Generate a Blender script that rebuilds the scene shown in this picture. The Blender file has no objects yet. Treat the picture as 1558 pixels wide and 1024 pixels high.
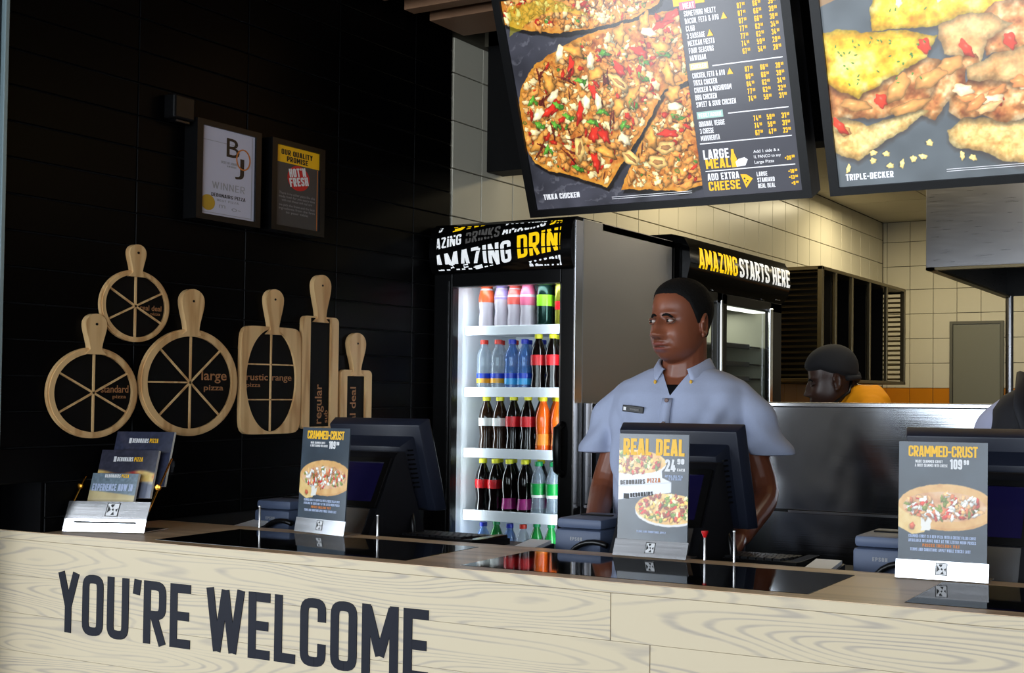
import bpy, bmesh, math, random
import numpy as np
from mathutils import Vector, Matrix, noise as mnoise
random.seed(7)
SC = bpy.context.scene
COL = SC.collection

# ------------------------------------------------------------------ camera, sky, lights, exposure
def rad(a): return a * math.pi / 180
cam = bpy.data.cameras.new('camera'); cam.sensor_width = 36.0; cam.lens = 36.0 * 1670.6 / 1558
cam.shift_x = -461.7 / 1558; cam.shift_y = 52.1 / 1558     # the photograph is a crop: its optical axis lies right of centre
cam.clip_start = 0.05
camo = bpy.data.objects.new('camera', cam); COL.objects.link(camo)
yaw, pitch, roll = rad(23.222), rad(1.315), rad(-0.345)
f_ = Vector((-math.sin(yaw) * math.cos(pitch), math.cos(yaw) * math.cos(pitch), math.sin(pitch)))
r_ = Vector((math.cos(yaw), math.sin(yaw), 0)); u_ = r_.cross(f_)
rr_ = r_ * math.cos(roll) - u_ * math.sin(roll); uu_ = u_ * math.cos(roll) + r_ * math.sin(roll)
M = Matrix.Identity(4)
for i in range(3):
    M[i][0] = rr_[i]; M[i][1] = uu_[i]; M[i][2] = -f_[i]
M[2][3] = 1.40
camo.matrix_world = M
SC.camera = camo

SC.view_settings.view_transform = 'Standard'; SC.view_settings.look = 'None'
SC.view_settings.gamma = 1; SC.view_settings.use_curve_mapping = False
SC.view_settings.exposure = 0.0
SC.cycles.use_denoising = True
SC.cycles.max_bounces = 8; SC.cycles.diffuse_bounces = 3; SC.cycles.glossy_bounces = 4
SC.cycles.transparent_max_bounces = 12; SC.cycles.transmission_bounces = 6
SC.cycles.sample_clamp_indirect = 4.0
SC.cycles.caustics_reflective = False; SC.cycles.caustics_refractive = False

w = bpy.data.worlds.new('sky'); SC.world = w; w.use_nodes = True
wn = w.node_tree.nodes; wl = w.node_tree.links
bg = wn['Background']; bg.inputs['Color'].default_value = (0.72, 0.85, 1.0, 1); bg.inputs['Strength'].default_value = 1.6

def area(name, loc, target, sx, sy, power, color, spread=180):
    l = bpy.data.lights.new(name, 'AREA'); l.shape = 'RECTANGLE'; l.size = sx; l.size_y = sy
    l.energy = power; l.color = color; l.spread = rad(spread)
    o = bpy.data.objects.new(name, l); COL.objects.link(o); o.location = loc
    d = Vector(target) - Vector(loc)
    o.rotation_euler = d.to_track_quat('-Z', 'Y').to_euler()
    return o
# daylight through the storefront windows (behind the camera)
area('window_daylight', (0.3, -3.2, 1.6), (0.1, 3, 1.3), 6.6, 2.4, 215, (0.88, 0.94, 1.0))
area('window_daylight_left', (-5.15, -3.2, 1.6), (-4.6, 3, 1.3), 1.75, 2.4, 150, (0.88, 0.94, 1.0))
area('window_daylight_side', (-6.2, -1.0, 1.55), (0, -0.2, 1.4), 4.0, 2.2, 75, (0.86, 0.93, 1.0))
# tubes in the kitchen ceiling
area('kitchen_tube', (-1.95, 4.6, 2.69), (-2.05, 4.6, 0), 0.3, 1.5, 12, (1.0, 0.84, 0.52))
area('kitchen_tube_far', (-2.0, 6.7, 2.69), (-1.95, 6.7, 0), 0.3, 1.2, 21, (1.0, 0.86, 0.55))
area('kitchen_tube_near', (-0.9, 3.75, 2.69), (-1.6, 4.2, 0), 0.8, 0.3, 12, (1.0, 0.92, 0.76))

# ------------------------------------------------------------------ materials
def s2l(c):
    return tuple(((v / 255) / 12.92 if v / 255 <= 0.04045 else ((v / 255 + 0.055) / 1.055) ** 2.4) for v in c)
MATS = {}
def mat(name, rgb=None, rough=0.5, metal=0.0, emit=None, es=1.0, spec=0.5, coat=0.0, noise=0.0, nscale=30, bump=0.0, bscale=200, alpha=1.0, trans=0.0, sss=0):
    if name in MATS: return MATS[name]
    m = bpy.data.materials.new(name); m.use_nodes = True
    nt = m.node_tree; b = nt.nodes['Principled BSDF']
    c = s2l(rgb) if rgb else (0.5, 0.5, 0.5)
    b.inputs['Base Color'].default_value = (*c, 1)
    b.inputs['Roughness'].default_value = rough; b.inputs['Metallic'].default_value = metal
    b.inputs['Specular IOR Level'].default_value = spec
    b.inputs['Coat Weight'].default_value = coat; b.inputs['Coat Roughness'].default_value = 0.08
    b.inputs['Transmission Weight'].default_value = trans
    b.inputs['Alpha'].default_value = alpha
    if emit:
        b.inputs['Emission Color'].default_value = (*s2l(emit), 1); b.inputs['Emission Strength'].default_value = es
    g = nt.nodes.new('ShaderNodeTexCoord')
    if noise:
        n = nt.nodes.new('ShaderNodeTexNoise'); n.inputs['Scale'].default_value = nscale; n.inputs['Detail'].default_value = 5
        nt.links.new(g.outputs['Object'], n.inputs['Vector'])
        mx = nt.nodes.new('ShaderNodeMix'); mx.data_type = 'RGBA'
        mx.inputs['A'].default_value = (*[v * (1 - noise) for v in c], 1); mx.inputs['B'].default_value = (*[min(1, v * (1 + noise)) for v in c], 1)
        nt.links.new(n.outputs['Fac'], mx.inputs['Factor']); nt.links.new(mx.outputs['Result'], b.inputs['Base Color'])
    if bump:
        n2 = nt.nodes.new('ShaderNodeTexNoise'); n2.inputs['Scale'].default_value = bscale
        nt.links.new(g.outputs['Object'], n2.inputs['Vector'])
        bp = nt.nodes.new('ShaderNodeBump'); bp.inputs['Strength'].default_value = bump; bp.inputs['Distance'].default_value = 0.002
        nt.links.new(n2.outputs['Fac'], bp.inputs['Height']); nt.links.new(bp.outputs['Normal'], b.inputs['Normal'])
    MATS[name] = m
    return m

def grain_mat(name, light, dark, vscale, rings, lo, hi, rough=0.5, coat=0.0):
    """wood: the contour lines of a stretched noise field"""
    m = bpy.data.materials.new(name); m.use_nodes = True; MATS[name] = m
    nt = m.node_tree; N = nt.nodes; L = nt.links; b = N['Principled BSDF']
    b.inputs['Roughness'].default_value = rough; b.inputs['Coat Weight'].default_value = coat
    tc = N.new('ShaderNodeTexCoord'); mp = N.new('ShaderNodeMapping'); mp.inputs['Scale'].default_value = vscale
    L.new(tc.outputs['Object'], mp.inputs['Vector'])
    oi = N.new('ShaderNodeObjectInfo'); ad = N.new('ShaderNodeVectorMath'); ad.operation = 'ADD'
    sc = N.new('ShaderNodeVectorMath'); sc.operation = 'SCALE'; sc.inputs['Scale'].default_value = 37.0
    L.new(oi.outputs['Random'], sc.inputs[0]); L.new(mp.outputs['Vector'], ad.inputs[0]); L.new(sc.outputs[0], ad.inputs[1])
    n = N.new('ShaderNodeTexNoise'); n.inputs['Scale'].default_value = 1.0; n.inputs['Detail'].default_value = 1.2; n.inputs['Roughness'].default_value = 0.35
    L.new(ad.outputs[0], n.inputs['Vector'])
    ml = N.new('ShaderNodeMath'); ml.operation = 'MULTIPLY'; ml.inputs[1].default_value = rings; L.new(n.outputs['Fac'], ml.inputs[0])
    fr = N.new('ShaderNodeMath'); fr.operation = 'SINE'; L.new(ml.outputs[0], fr.inputs[0])
    n2 = N.new('ShaderNodeTexNoise'); n2.inputs['Scale'].default_value = 9.0; n2.inputs['Detail'].default_value = 5
    L.new(ad.outputs[0], n2.inputs['Vector'])
    n3 = N.new('ShaderNodeTexNoise'); n3.inputs['Scale'].default_value = 0.8; n3.inputs['Detail'].default_value = 2
    L.new(ad.outputs[0], n3.inputs['Vector'])
    a1 = N.new('ShaderNodeMath'); a1.operation = 'MULTIPLY_ADD'; a1.inputs[1].default_value = 1.1; L.new(n2.outputs['Fac'], a1.inputs[0]); L.new(fr.outputs[0], a1.inputs[2])
    a2 = N.new('ShaderNodeMath'); a2.operation = 'MULTIPLY_ADD'; a2.inputs[1].default_value = 1.6; L.new(n3.outputs['Fac'], a2.inputs[0]); L.new(a1.outputs[0], a2.inputs[2])
    mr = N.new('ShaderNodeMapRange'); mr.inputs['From Min'].default_value = lo; mr.inputs['From Max'].default_value = hi; mr.interpolation_type = 'SMOOTHSTEP'
    L.new(a2.outputs[0], mr.inputs['Value'])
    mx = N.new('ShaderNodeMix'); mx.data_type = 'RGBA'
    mx.inputs['A'].default_value = (*s2l(light), 1); mx.inputs['B'].default_value = (*s2l(dark), 1)
    L.new(mr.outputs['Result'], mx.inputs['Factor']); L.new(mx.outputs['Result'], b.inputs['Base Color'])
    return m

def brushed(name, rgb, rough, scale, amp=0.12, bump=0.15):
    m = bpy.data.materials.new(name); m.use_nodes = True; MATS[name] = m
    nt = m.node_tree; N = nt.nodes; L = nt.links; b = N['Principled BSDF']
    b.inputs['Metallic'].default_value = 1; b.inputs['Base Color'].default_value = (*s2l(rgb), 1)
    tc = N.new('ShaderNodeTexCoord'); mp = N.new('ShaderNodeMapping'); mp.inputs['Scale'].default_value = scale
    L.new(tc.outputs['Object'], mp.inputs['Vector'])
    n = N.new('ShaderNodeTexNoise'); n.inputs['Scale'].default_value = 1.0; n.inputs['Detail'].default_value = 4
    L.new(mp.outputs['Vector'], n.inputs['Vector'])
    mr = N.new('ShaderNodeMapRange'); mr.inputs['To Min'].default_value = rough - amp; mr.inputs['To Max'].default_value = rough + amp
    L.new(n.outputs['Fac'], mr.inputs['Value']); L.new(mr.outputs['Result'], b.inputs['Roughness'])
    bp = N.new('ShaderNodeBump'); bp.inputs['Strength'].default_value = bump; bp.inputs['Distance'].default_value = 0.001
    L.new(n.outputs['Fac'], bp.inputs['Height']); L.new(bp.outputs['Normal'], b.inputs['Normal'])
    return m

def pane_mat(name, tint=(1, 1, 1), refl=0.08):
    m = bpy.data.materials.new(name); m.use_nodes = True; MATS[name] = m
    nt = m.node_tree; N = nt.nodes; L = nt.links; N.remove(N['Principled BSDF'])
    t = N.new('ShaderNodeBsdfTransparent'); t.inputs['Color'].default_value = (*tint, 1)
    g = N.new('ShaderNodeBsdfGlossy'); g.inputs['Roughness'].default_value = 0.03
    mx = N.new('ShaderNodeMixShader'); fr = N.new('ShaderNodeFresnel'); fr.inputs['IOR'].default_value = 1.2 + refl * 2
    ge = N.new('ShaderNodeNewGeometry'); iv = N.new('ShaderNodeMath'); iv.operation = 'SUBTRACT'; iv.inputs[0].default_value = 1; L.new(ge.outputs['Backfacing'], iv.inputs[1])
    ml = N.new('ShaderNodeMath'); ml.operation = 'MULTIPLY'; L.new(fr.outputs[0], ml.inputs[0]); L.new(iv.outputs[0], ml.inputs[1])
    L.new(ml.outputs[0], mx.inputs[0]); L.new(t.outputs[0], mx.inputs[1]); L.new(g.outputs[0], mx.inputs[2])
    L.new(mx.outputs[0], N['Material Output'].inputs['Surface'])
    return m

def print_mat(name, emit=0.0, rough=0.3, attr='Col'):
    m = bpy.data.materials.new(name); m.use_nodes = True; MATS[name] = m
    nt = m.node_tree; N = nt.nodes; L = nt.links; b = N['Principled BSDF']
    a = N.new('ShaderNodeAttribute'); a.attribute_name = attr
    L.new(a.outputs['Color'], b.inputs['Base Color']); b.inputs['Roughness'].default_value = rough
    if emit:
        L.new(a.outputs['Color'], b.inputs['Emission Color']); b.inputs['Emission Strength'].default_value = emit
    return m

# ------------------------------------------------------------------ mesh helpers
class MB:
    def __init__(s): s.v = []; s.f = []; s.m = []; s.mats = []
    def mi(s, m):
        if m not in s.mats: s.mats.append(m)
        return s.mats.index(m)
    def add(s, vs, fs, m=None, T=None):
        o = len(s.v)
        if T is not None: vs = [T @ Vector(v) for v in vs]
        s.v += [tuple(v) for v in vs]; s.f += [tuple(i + o for i in f) for f in fs]
        s.m += [s.mi(m)] * len(fs)
    def box(s, x0, y0, z0, x1, y1, z1, b=0.0, m=None, T=None):
        if x0 > x1: x0, x1 = x1, x0
        if y0 > y1: y0, y1 = y1, y0
        if z0 > z1: z0, z1 = z1, z0
        b = min(b, (x1 - x0) * .49, (y1 - y0) * .49, (z1 - z0) * .49)
        if b <= 0:
            vs = [(x, y, z) for x in (x0, x1) for y in (y0, y1) for z in (z0, z1)]
            fs = [(0, 1, 3, 2), (4, 6, 7, 5), (0, 4, 5, 1), (2, 3, 7, 6), (0, 2, 6, 4), (1, 5, 7, 3)]
            s.add(vs, fs, m, T); return
        bm = bmesh.new(); bmesh.ops.create_cube(bm, size=1.0)
        for v in bm.verts:
            v.co = ((x0 + x1) / 2 + v.co.x * (x1 - x0), (y0 + y1) / 2 + v.co.y * (y1 - y0), (z0 + z1) / 2 + v.co.z * (z1 - z0))
        bmesh.ops.bevel(bm, geom=bm.edges[:], offset=b, segments=2, affect='EDGES', profile=0.5)
        bm.verts.index_update()
        s.add([v.co[:] for v in bm.verts], [[v.index for v in f.verts] for f in bm.faces], m, T); bm.free()
    def prism(s, pts, d0, d1, fr, m=None):
        """polygon pts in the (U,V) frame fr=(o,U,V), extruded along U x V from d0 to d1"""
        o, U, V = Vector(fr[0]), Vector(fr[1]), Vector(fr[2]); W = U.cross(V); n = len(pts)
        vs = [o + U * p[0] + V * p[1] + W * d for d in (d0, d1) for p in pts]
        a = sum(pts[i][0] * pts[(i + 1) % n][1] - pts[(i + 1) % n][0] * pts[i][1] for i in range(n))
        fs = [tuple(range(n - 1, -1, -1)), tuple(range(n, 2 * n))] + [(i, (i + 1) % n, (i + 1) % n + n, i + n) for i in range(n)]
        if a < 0: fs = [tuple(reversed(f)) for f in fs]
        s.add(vs, fs, m)
    def ringprism(s, outer, inner, d0, d1, fr, m=None):
        o, U, V = Vector(fr[0]), Vector(fr[1]), Vector(fr[2]); W = U.cross(V); n = len(outer)
        vs = [o + U * p[0] + V * p[1] + W * d for d in (d0, d1) for P in (outer, inner) for p in P]
        fs = []
        for i in range(n):
            j = (i + 1) % n
            fs += [(i, n + i, n + j, j), (2 * n + i, 2 * n + j, 3 * n + j, 3 * n + i), (i, j, 2 * n + j, 2 * n + i), (n + j, n + i, 3 * n + i, 3 * n + j)]
        s.add(vs, fs, m)
    def lathe(s, prof, seg=20, m=None, T=None, cap=True):
        vs = []; fs = []
        for r, z in prof:
            for k in range(seg):
                a = 2 * math.pi * k / seg; vs.append((r * math.cos(a), r * math.sin(a), z))
        for i in range(len(prof) - 1):
            for k in range(seg):
                k2 = (k + 1) % seg
                fs.append((i * seg + k, i * seg + k2, (i + 1) * seg + k2, (i + 1) * seg + k))
        if cap:
            fs.append(tuple(range(seg - 1, -1, -1))); fs.append(tuple((len(prof) - 1) * seg + k for k in range(seg)))
        s.add(vs, fs, m, T)
    def tube(s, pts, r, seg=8, m=None, flat=1.0, closed_ends=True):
        pts = [Vector(p) for p in pts]; rs = r if isinstance(r, (list, tuple)) else [r] * len(pts)
        vs = []; fs = []; up = Vector((0, 0, 1))
        prev = None
        for i, p in enumerate(pts):
            d = (pts[min(i + 1, len(pts) - 1)] - pts[max(i - 1, 0)]).normalized()
            if prev is None:
                a = d.cross(up)
                if a.length < 1e-3: a = d.cross(Vector((1, 0, 0)))
            else: a = prev - d * prev.dot(d)
            a.normalize(); prev = a; b = d.cross(a)
            for k in range(seg):
                t = 2 * math.pi * k / seg; vs.append(p + (a * math.cos(t) + b * math.sin(t) * flat) * rs[i])
        for i in range(len(pts) - 1):
            for k in range(seg):
                k2 = (k + 1) % seg; fs.append((i * seg + k, (i + 1) * seg + k, (i + 1) * seg + k2, i * seg + k2))
        if closed_ends:
            fs.append(tuple(range(seg))); fs.append(tuple((len(pts) - 1) * seg + k for k in range(seg - 1, -1, -1)))
        s.add(vs, fs, m)
    def ball(s, c, r, seg=16, rings=10, m=None, T=None):
        """ellipsoid"""
        rx, ry, rz = r if isinstance(r, (tuple, list)) else (r, r, r)
        vs = [(c[0], c[1], c[2] + rz)]; fs = []
        for i in range(1, rings):
            t = math.pi * i / rings
            for k in range(seg):
                a = 2 * math.pi * k / seg
                vs.append((c[0] + rx * math.sin(t) * math.cos(a), c[1] + ry * math.sin(t) * math.sin(a), c[2] + rz * math.cos(t)))
        vs.append((c[0], c[1], c[2] - rz))
        for k in range(seg): fs.append((0, 1 + k, 1 + (k + 1) % seg))
        for i in range(rings - 2):
            for k in range(seg):
                k2 = (k + 1) % seg; a = 1 + i * seg
                fs.append((a + k, a + seg + k, a + seg + k2, a + k2))
        e = len(vs) - 1; a = 1 + (rings - 2) * seg
        for k in range(seg): fs.append((a + k, e, a + (k + 1) % seg))
        s.add(vs, fs, m, T)
    def quad(s, a, b, c, d, m=None): s.add([a, b, c, d], [(0, 1, 2, 3)], m)
    def build(s, name, mt=None, parent=None, smooth=False, loc=None):
        me = bpy.data.meshes.new(name); me.from_pydata(s.v, [], s.f)
        ml = [x if x is not None else mt for x in s.mats]
        for x in ml: me.materials.append(MATS[x] if isinstance(x, str) else x)
        if len(ml) > 1: me.polygons.foreach_set('material_index', s.m)
        if smooth:
            me.polygons.foreach_set('use_smooth', [True] * len(me.polygons))
            if smooth != 'all': me.set_sharp_from_angle(angle=rad(38))
        me.validate(); me.update()
        o = bpy.data.objects.new(name, me); COL.objects.link(o)
        if parent is not None: o.parent = parent
        if loc: o.location = loc
        return o

def empty(name, loc=(0, 0, 0), rz=0.0, parent=None):
    o = bpy.data.objects.new(name, None); COL.objects.link(o); o.location = loc; o.rotation_euler = (0, 0, rz)
    o.empty_display_size = 0.05
    if parent is not None: o.parent = parent
    return o
def tag(o, label=None, cat=None, group=None, kind=None):
    if label: o['label'] = label
    if cat: o['category'] = cat
    if group: o['group'] = group
    if kind: o['kind'] = kind
    return o
def struct(o, label=None): return tag(o, label, None, None, 'structure')
def copy_tree(o, parent=None):
    c = o.copy(); COL.objects.link(c); c.parent = parent
    for ch in list(o.children): copy_tree(ch, c)
    return c

# ------------------------------------------------------------------ condensed stroke lettering
def fillet(P, closed=False):
    out = []; n = len(P)
    for i, p in enumerate(P):
        r = p[2] if len(p) > 2 else 0
        if r == 0 or (not closed and i in (0, n - 1)): out.append((p[0], p[1])); continue
        a = Vector(P[i - 1][:2]) - Vector(p[:2]); b = Vector(P[(i + 1) % n][:2]) - Vector(p[:2])
        r = min(r, a.length * .46, b.length * .46); c = Vector(p[:2]); A = c + a.normalized() * r; B = c + b.normalized() * r
        for k in range(6):
            t = k / 5; q = A * (1 - t) ** 2 + c * 2 * t * (1 - t) * 1.0 + B * t ** 2
            q = q.lerp(c, 0.12 * math.sin(math.pi * t)); out.append((q.x, q.y))
    return out
def glyph(ch, t):
    h = t / 2; W = .45; L = h; R = W - h; B = h; T = 1 - h; Mi = .5; m = W / 2; r = .17
    G = {
     'A': (W + .02, [[(L - .01, 0), (m - .02, 1)], [(R + .03, 0), (m + .04, 1)], [(L + .05, .24), (R - .03, .24)], [(m - .06, T + .0), (m + .08, T)]]),
     'B': (W, [[(L, 0), (L, 1)], [(L, T), (R - .01, T, r), (R - .01, .52, r), (L, .52)], [(L, .52), (R, .52, r), (R, B, r), (L, B)]]),
     'C': (W, [[(R, .66), (R, T, r), (L, T, r), (L, B, r), (R, B, r), (R, .34)]]),
     'D': (W, [[(L, 0), (L, 1)], [(L, T), (R, T, r), (R, B, r), (L, B)]]),
     'E': (.40, [[(L, 0), (L, 1)], [(L, T), (.40, T)], [(L, Mi), (.37, Mi)], [(L, B), (.40, B)]]),
     'F': (.39, [[(L, 0), (L, 1)], [(L, T), (.39, T)], [(L, Mi), (.36, Mi)]]),
     'G': (W, [[(R, .68), (R, T, r), (L, T, r), (L, B, r), (R, B, r), (R, .47), (m, .47)]]),
     'H': (W, [[(L, 0), (L, 1)], [(R, 0), (R, 1)], [(L, Mi), (R, Mi)]]),
     'I': (t, [[(h, 0), (h, 1)]]),
     'J': (.38, [[(.38 - h, 1), (.38 - h, B, r), (L, B, r), (L, .3)]]),
     'K': (W + .01, [[(L, 0), (L, 1)], [(L + .05, .40), (R + .01, 1)], [(L + .10, .60), (R + .03, 0)]]),
     'L': (.38, [[(L, 1), (L, B), (.38, B)]]),
     'M': (.60, [[(L, 0), (L, 1)], [(.60 - h, 0), (.60 - h, 1)], [(L + .02, .96), (.30, .28)], [(.58 - h, .96), (.30, .28)]]),
     'N': (W + .02, [[(L, 0), (L, 1)], [(R + .02, 0), (R + .02, 1)], [(L + .01, .95), (R + .01, .05)]]),
     'O': (W, [[(R, T, r), (L, T, r), (L, B, r), (R, B, r), 'c']]),
     'P': (W, [[(L, 0), (L, 1)], [(L, T), (R, T, r), (R, .44, r), (L, .44)]]),
     'Q': (W, [[(R, T, r), (L, T, r), (L, B, r), (R, B, r), 'c'], [(m, .22), (R + .04, -.03)]]),
     'R': (W, [[(L, 0), (L, 1)], [(L, T), (R, T, r), (R, .46, r), (L, .46)], [(m - .02, .46), (R + .01, 0)]]),
     'S': (W, [[(R, .70), (R, T, r), (L, T, r), (L, .57, .14), (R, .43, .14), (R, B, r), (L, B, r), (L, .30)]]),
     'T': (.42, [[(.21, 0), (.21, 1)], [(0, T), (.42, T)]]),
     'U': (W, [[(L, 1), (L, B, r), (R, B, r), (R, 1)]]),
     'V': (W, [[(L - .01, 1), (m, .03)], [(R + .01, 1), (m, .03)]]),
     'W': (.72, [[(L - .01, 1), (.21, .03)], [(.36, .98), (.21, .03)], [(.36, .98), (.51, .03)], [(.72 - h + .01, 1), (.51, .03)]]),
     'X': (W, [[(L, 1), (R, 0)], [(L, 0), (R, 1)]]),
     'Y': (W, [[(L - .01, 1), (m, .44)], [(R + .01, 1), (m, .44)], [(m, .5), (m, 0)]]),
     'Z': (.42, [[(0, T), (.40 - h, T)], [(.42 - h, .93), (L, .07)], [(L, B), (.42, B)]]),
     '0': (W, [[(R, T, r), (L, T, r), (L, B, r), (R, B, r), 'c']]),
     '1': (.28, [[(.28 - h, 0), (.28 - h, 1)], [(.28 - h, .93), (0, .78)]]),
     '2': (W, [[(L, .70), (L, T, r), (R, T, r), (R, .58, .12), (L, B), (R + h, B)]]),
     '3': (W, [[(L, .72), (L, T, r), (R, T, r), (R, .52, r), (m - .05, .52)], [(m - .05, .52), (R, .52, r), (R, B, r), (L, B, r), (L, .28)]]),
     '4': (W + .02, [[(.30, 0), (.30, .55)], [(.25, 1), (L, .24), (W + .02, .24)]]),
     '5': (W, [[(R, T), (L, T), (L, .56), (R, .60, r), (R, B, r), (L, B, r), (L, .28)]]),
     '6': (W, [[(R, .72), (R, T, r), (L, T, r), (L, B, r), (R, B, r), (R, .55, r), (L, .55)]]),
     '7': (.42, [[(0, T), (.40 - h, T), (.14, 0)]]),
     '8': (W, [[(R, T, r), (L, T, r), (L, .52, r), (R, .52, r), 'c'], [(R, .52, r), (L, .52, r), (L, B, r), (R, B, r), 'c']]),
     '9': (W, [[(L, .28), (L, B, r), (R, B, r), (R, T, r), (L, T, r), (L, .45, r), (R, .45)]]),
     '&': (.5, [[(.48, .5), (.40, B, r), (L, B, r), (L, .42, .1), (.34, .72, .08), (.30, T, .1), (.12, T, .1), (.12, .75, .05), (.48, 0)]]),
     "'": (t, [[(h + .03, 1.0), (h, .76)]]),
     ',': (t, [[(h + .02, .14), (h - .03, -.1)]]), '.': (t, [[(h, 0), (h, t)]]),
     '-': (.30, [[(0, .46), (.30, .46)]]), '+': (.36, [[(0, .5), (.36, .5)], [(.18, .32), (.18, .68)]]),
     '%': (.5, [[(.1, 0), (.4, 1)]]), '!': (t, [[(h, .3), (h, 1)], [(h, 0), (h, t)]]), ' ': (.20, []),
    }
    return G.get(ch, (.3, []))
def stroke_polys(P, t, closed):
    P = [Vector(p) for i, p in enumerate(P) if i == 0 or math.dist(p, P[i - 1]) > 1e-3]; n = len(P); h = t / 2; Ls = []; Rs = []
    for i in range(n):
        a = P[i - 1] if (i > 0 or closed) else None; b = P[(i + 1) % n] if (i < n - 1 or closed) else None
        d1 = (P[i] - a).normalized() if a is not None else None; d2 = (b - P[i]).normalized() if b is not None else None
        if d1 is None: d1 = d2
        if d2 is None: d2 = d1
        n1 = Vector((-d1.y, d1.x)); n2 = Vector((-d2.y, d2.x)); mm = (n1 + n2)
        mm = mm.normalized() if mm.length > 1e-6 else n1
        k = h / max(.45, mm.dot(n1)); Ls.append(P[i] + mm * k); Rs.append(P[i] - mm * k)
    out = []
    for i in range(n if closed else n - 1):
        j = (i + 1) % n; out.append([tuple(Rs[i]), tuple(Rs[j]), tuple(Ls[j]), tuple(Ls[i])])
    return out
def words(text, h, t=.15, gap=.09, width=None, x0=0.0, y0=0.0, skew=0.0):
    """convex quads of a line of condensed capitals, height h, optionally fitted to a width"""
    polys = []; x = 0
    for ch in text.upper():
        wd, st = glyph(ch, t)
        for s in st:
            closed = s[-1] == 'c'; pts = s[:-1] if closed else s
            for q in stroke_polys(fillet(pts, closed), t, closed): polys.append([(x + a, b) for a, b in q])
        x += wd + gap
    x -= gap; kx = h if width is None else width / x
    return [[(x0 + a * kx + b * h * skew, y0 + b * h) for a, b in q] for q in polys], x * kx
def clip_poly(p, x0, y0, x1, y1):
    def cl(p, ins, inter):
        o = []
        for i in range(len(p)):
            a, b = p[i - 1], p[i]
            if ins(b):
                if not ins(a): o.append(inter(a, b))
                o.append(b)
            elif ins(a): o.append(inter(a, b))
        return o
    def ix(X): return lambda a, b: (X, a[1] + (b[1] - a[1]) * (X - a[0]) / (b[0] - a[0] + 1e-12))
    def iy(Y): return lambda a, b: (a[0] + (b[0] - a[0]) * (Y - a[1]) / (b[1] - a[1] + 1e-12), Y)
    for ins, it in ((lambda q: q[0] >= x0, ix(x0)), (lambda q: q[0] <= x1, ix(x1)), (lambda q: q[1] >= y0, iy(y0)), (lambda q: q[1] <= y1, iy(y1))):
        if not p: return p
        p = cl(p, ins, it)
    return p
def rot2(polys, a, cx=0, cy=0):
    c, s = math.cos(a), math.sin(a)
    return [[(cx + (x - cx) * c - (y - cy) * s, cy + (x - cx) * s + (y - cy) * c) for x, y in p] for p in polys]
def flat(name, items, fr, parent, lift=0.0006, depth=0.0):
    """items: list of (polys, material); one mesh of flat print in the frame fr=(o,U,V)"""
    mb = MB(); o, U, V = Vector(fr[0]), Vector(fr[1]), Vector(fr[2]); W = U.cross(V); q_ = 0; lift0 = lift
    for polys, m in items:
        for p in polys:
            if len(p) < 3: continue
            q_ += 1; lift = lift0 + (q_ % 6) * .00002      # overlapping strokes never share a plane
            if depth: mb.prism(p, 0.0, depth + (q_ % 6) * .00005, fr, m); continue
            n = len(p); a = sum(p[i][0] * p[(i + 1) % n][1] - p[(i + 1) % n][0] * p[i][1] for i in range(n))
            if a < 0: p = p[::-1]
            mb.add([o + U * q[0] + V * q[1] + W * lift for q in p], [tuple(range(n))], m)
    return mb.build(name, None, parent)
def rect(x0, y0, x1, y1): return [(x0, y0), (x1, y0), (x1, y1), (x0, y1)]
def circ(cx, cy, rx, ry=None, n=28):
    ry = ry or rx
    return [(cx + rx * math.cos(2 * math.pi * k / n), cy + ry * math.sin(2 * math.pi * k / n)) for k in range(n)]
_fc = {}
def ftext(text, h=None, width=None, x0=0.0, y0=0.0, bold=0.0):
    """lower-case lettering from the built-in font, as polygons; h is the x-height-independent font size"""
    k = (text, bold)
    if k not in _fc:
        cu = bpy.data.curves.new('t', 'FONT'); cu.body = text; cu.size = 1; cu.offset = bold; cu.resolution_u = 3
        o = bpy.data.objects.new('t', cu); COL.objects.link(o); dg = bpy.context.evaluated_depsgraph_get(); dg.update()
        me = bpy.data.meshes.new_from_object(o.evaluated_get(dg))
        P = [[(me.vertices[i].co.x, me.vertices[i].co.y) for i in f.vertices] for f in me.polygons]
        bpy.data.objects.remove(o); bpy.data.curves.remove(cu); bpy.data.meshes.remove(me); _fc[k] = P
    P = _fc[k]
    xs = [q[0] for p in P for q in p]; w0 = max(xs) - min(xs); mn = min(xs)
    ky = h; kx = h if width is None else width / w0
    return [[(x0 + (a - mn) * kx, y0 + b * ky) for a, b in p] for p in P]
# ------------------------------------------------------------------ painting of flat prints (vertex colours on a fine grid)
def smooth_noise(h, w_, sc, rng, octv=4):
    out = np.zeros((h, w_)); amp = 1; tot = 0
    for o in range(octv):
        gh, gw = max(2, int(h / sc) + 2), max(2, int(w_ / sc) + 2)
        g = rng.random((gh, gw)); yy = np.arange(h) / sc; xx = np.arange(w_) / sc
        y0 = np.minimum(yy.astype(int), gh - 2); x0 = np.minimum(xx.astype(int), gw - 2)
        fy = np.clip(yy - y0, 0, 1); fx = np.clip(xx - x0, 0, 1); fy = (fy * fy * (3 - 2 * fy))[:, None]; fx = (fx * fx * (3 - 2 * fx))[None]
        a = g[y0][:, x0]; b = g[y0][:, x0 + 1]; c = g[y0 + 1][:, x0]; d = g[y0 + 1][:, x0 + 1]
        out += amp * ((a * (1 - fx) + b * fx) * (1 - fy) + (c * (1 - fx) + d * fx) * fy); tot += amp; amp *= .55; sc = max(1.5, sc / 2)
    return out / tot
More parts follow.
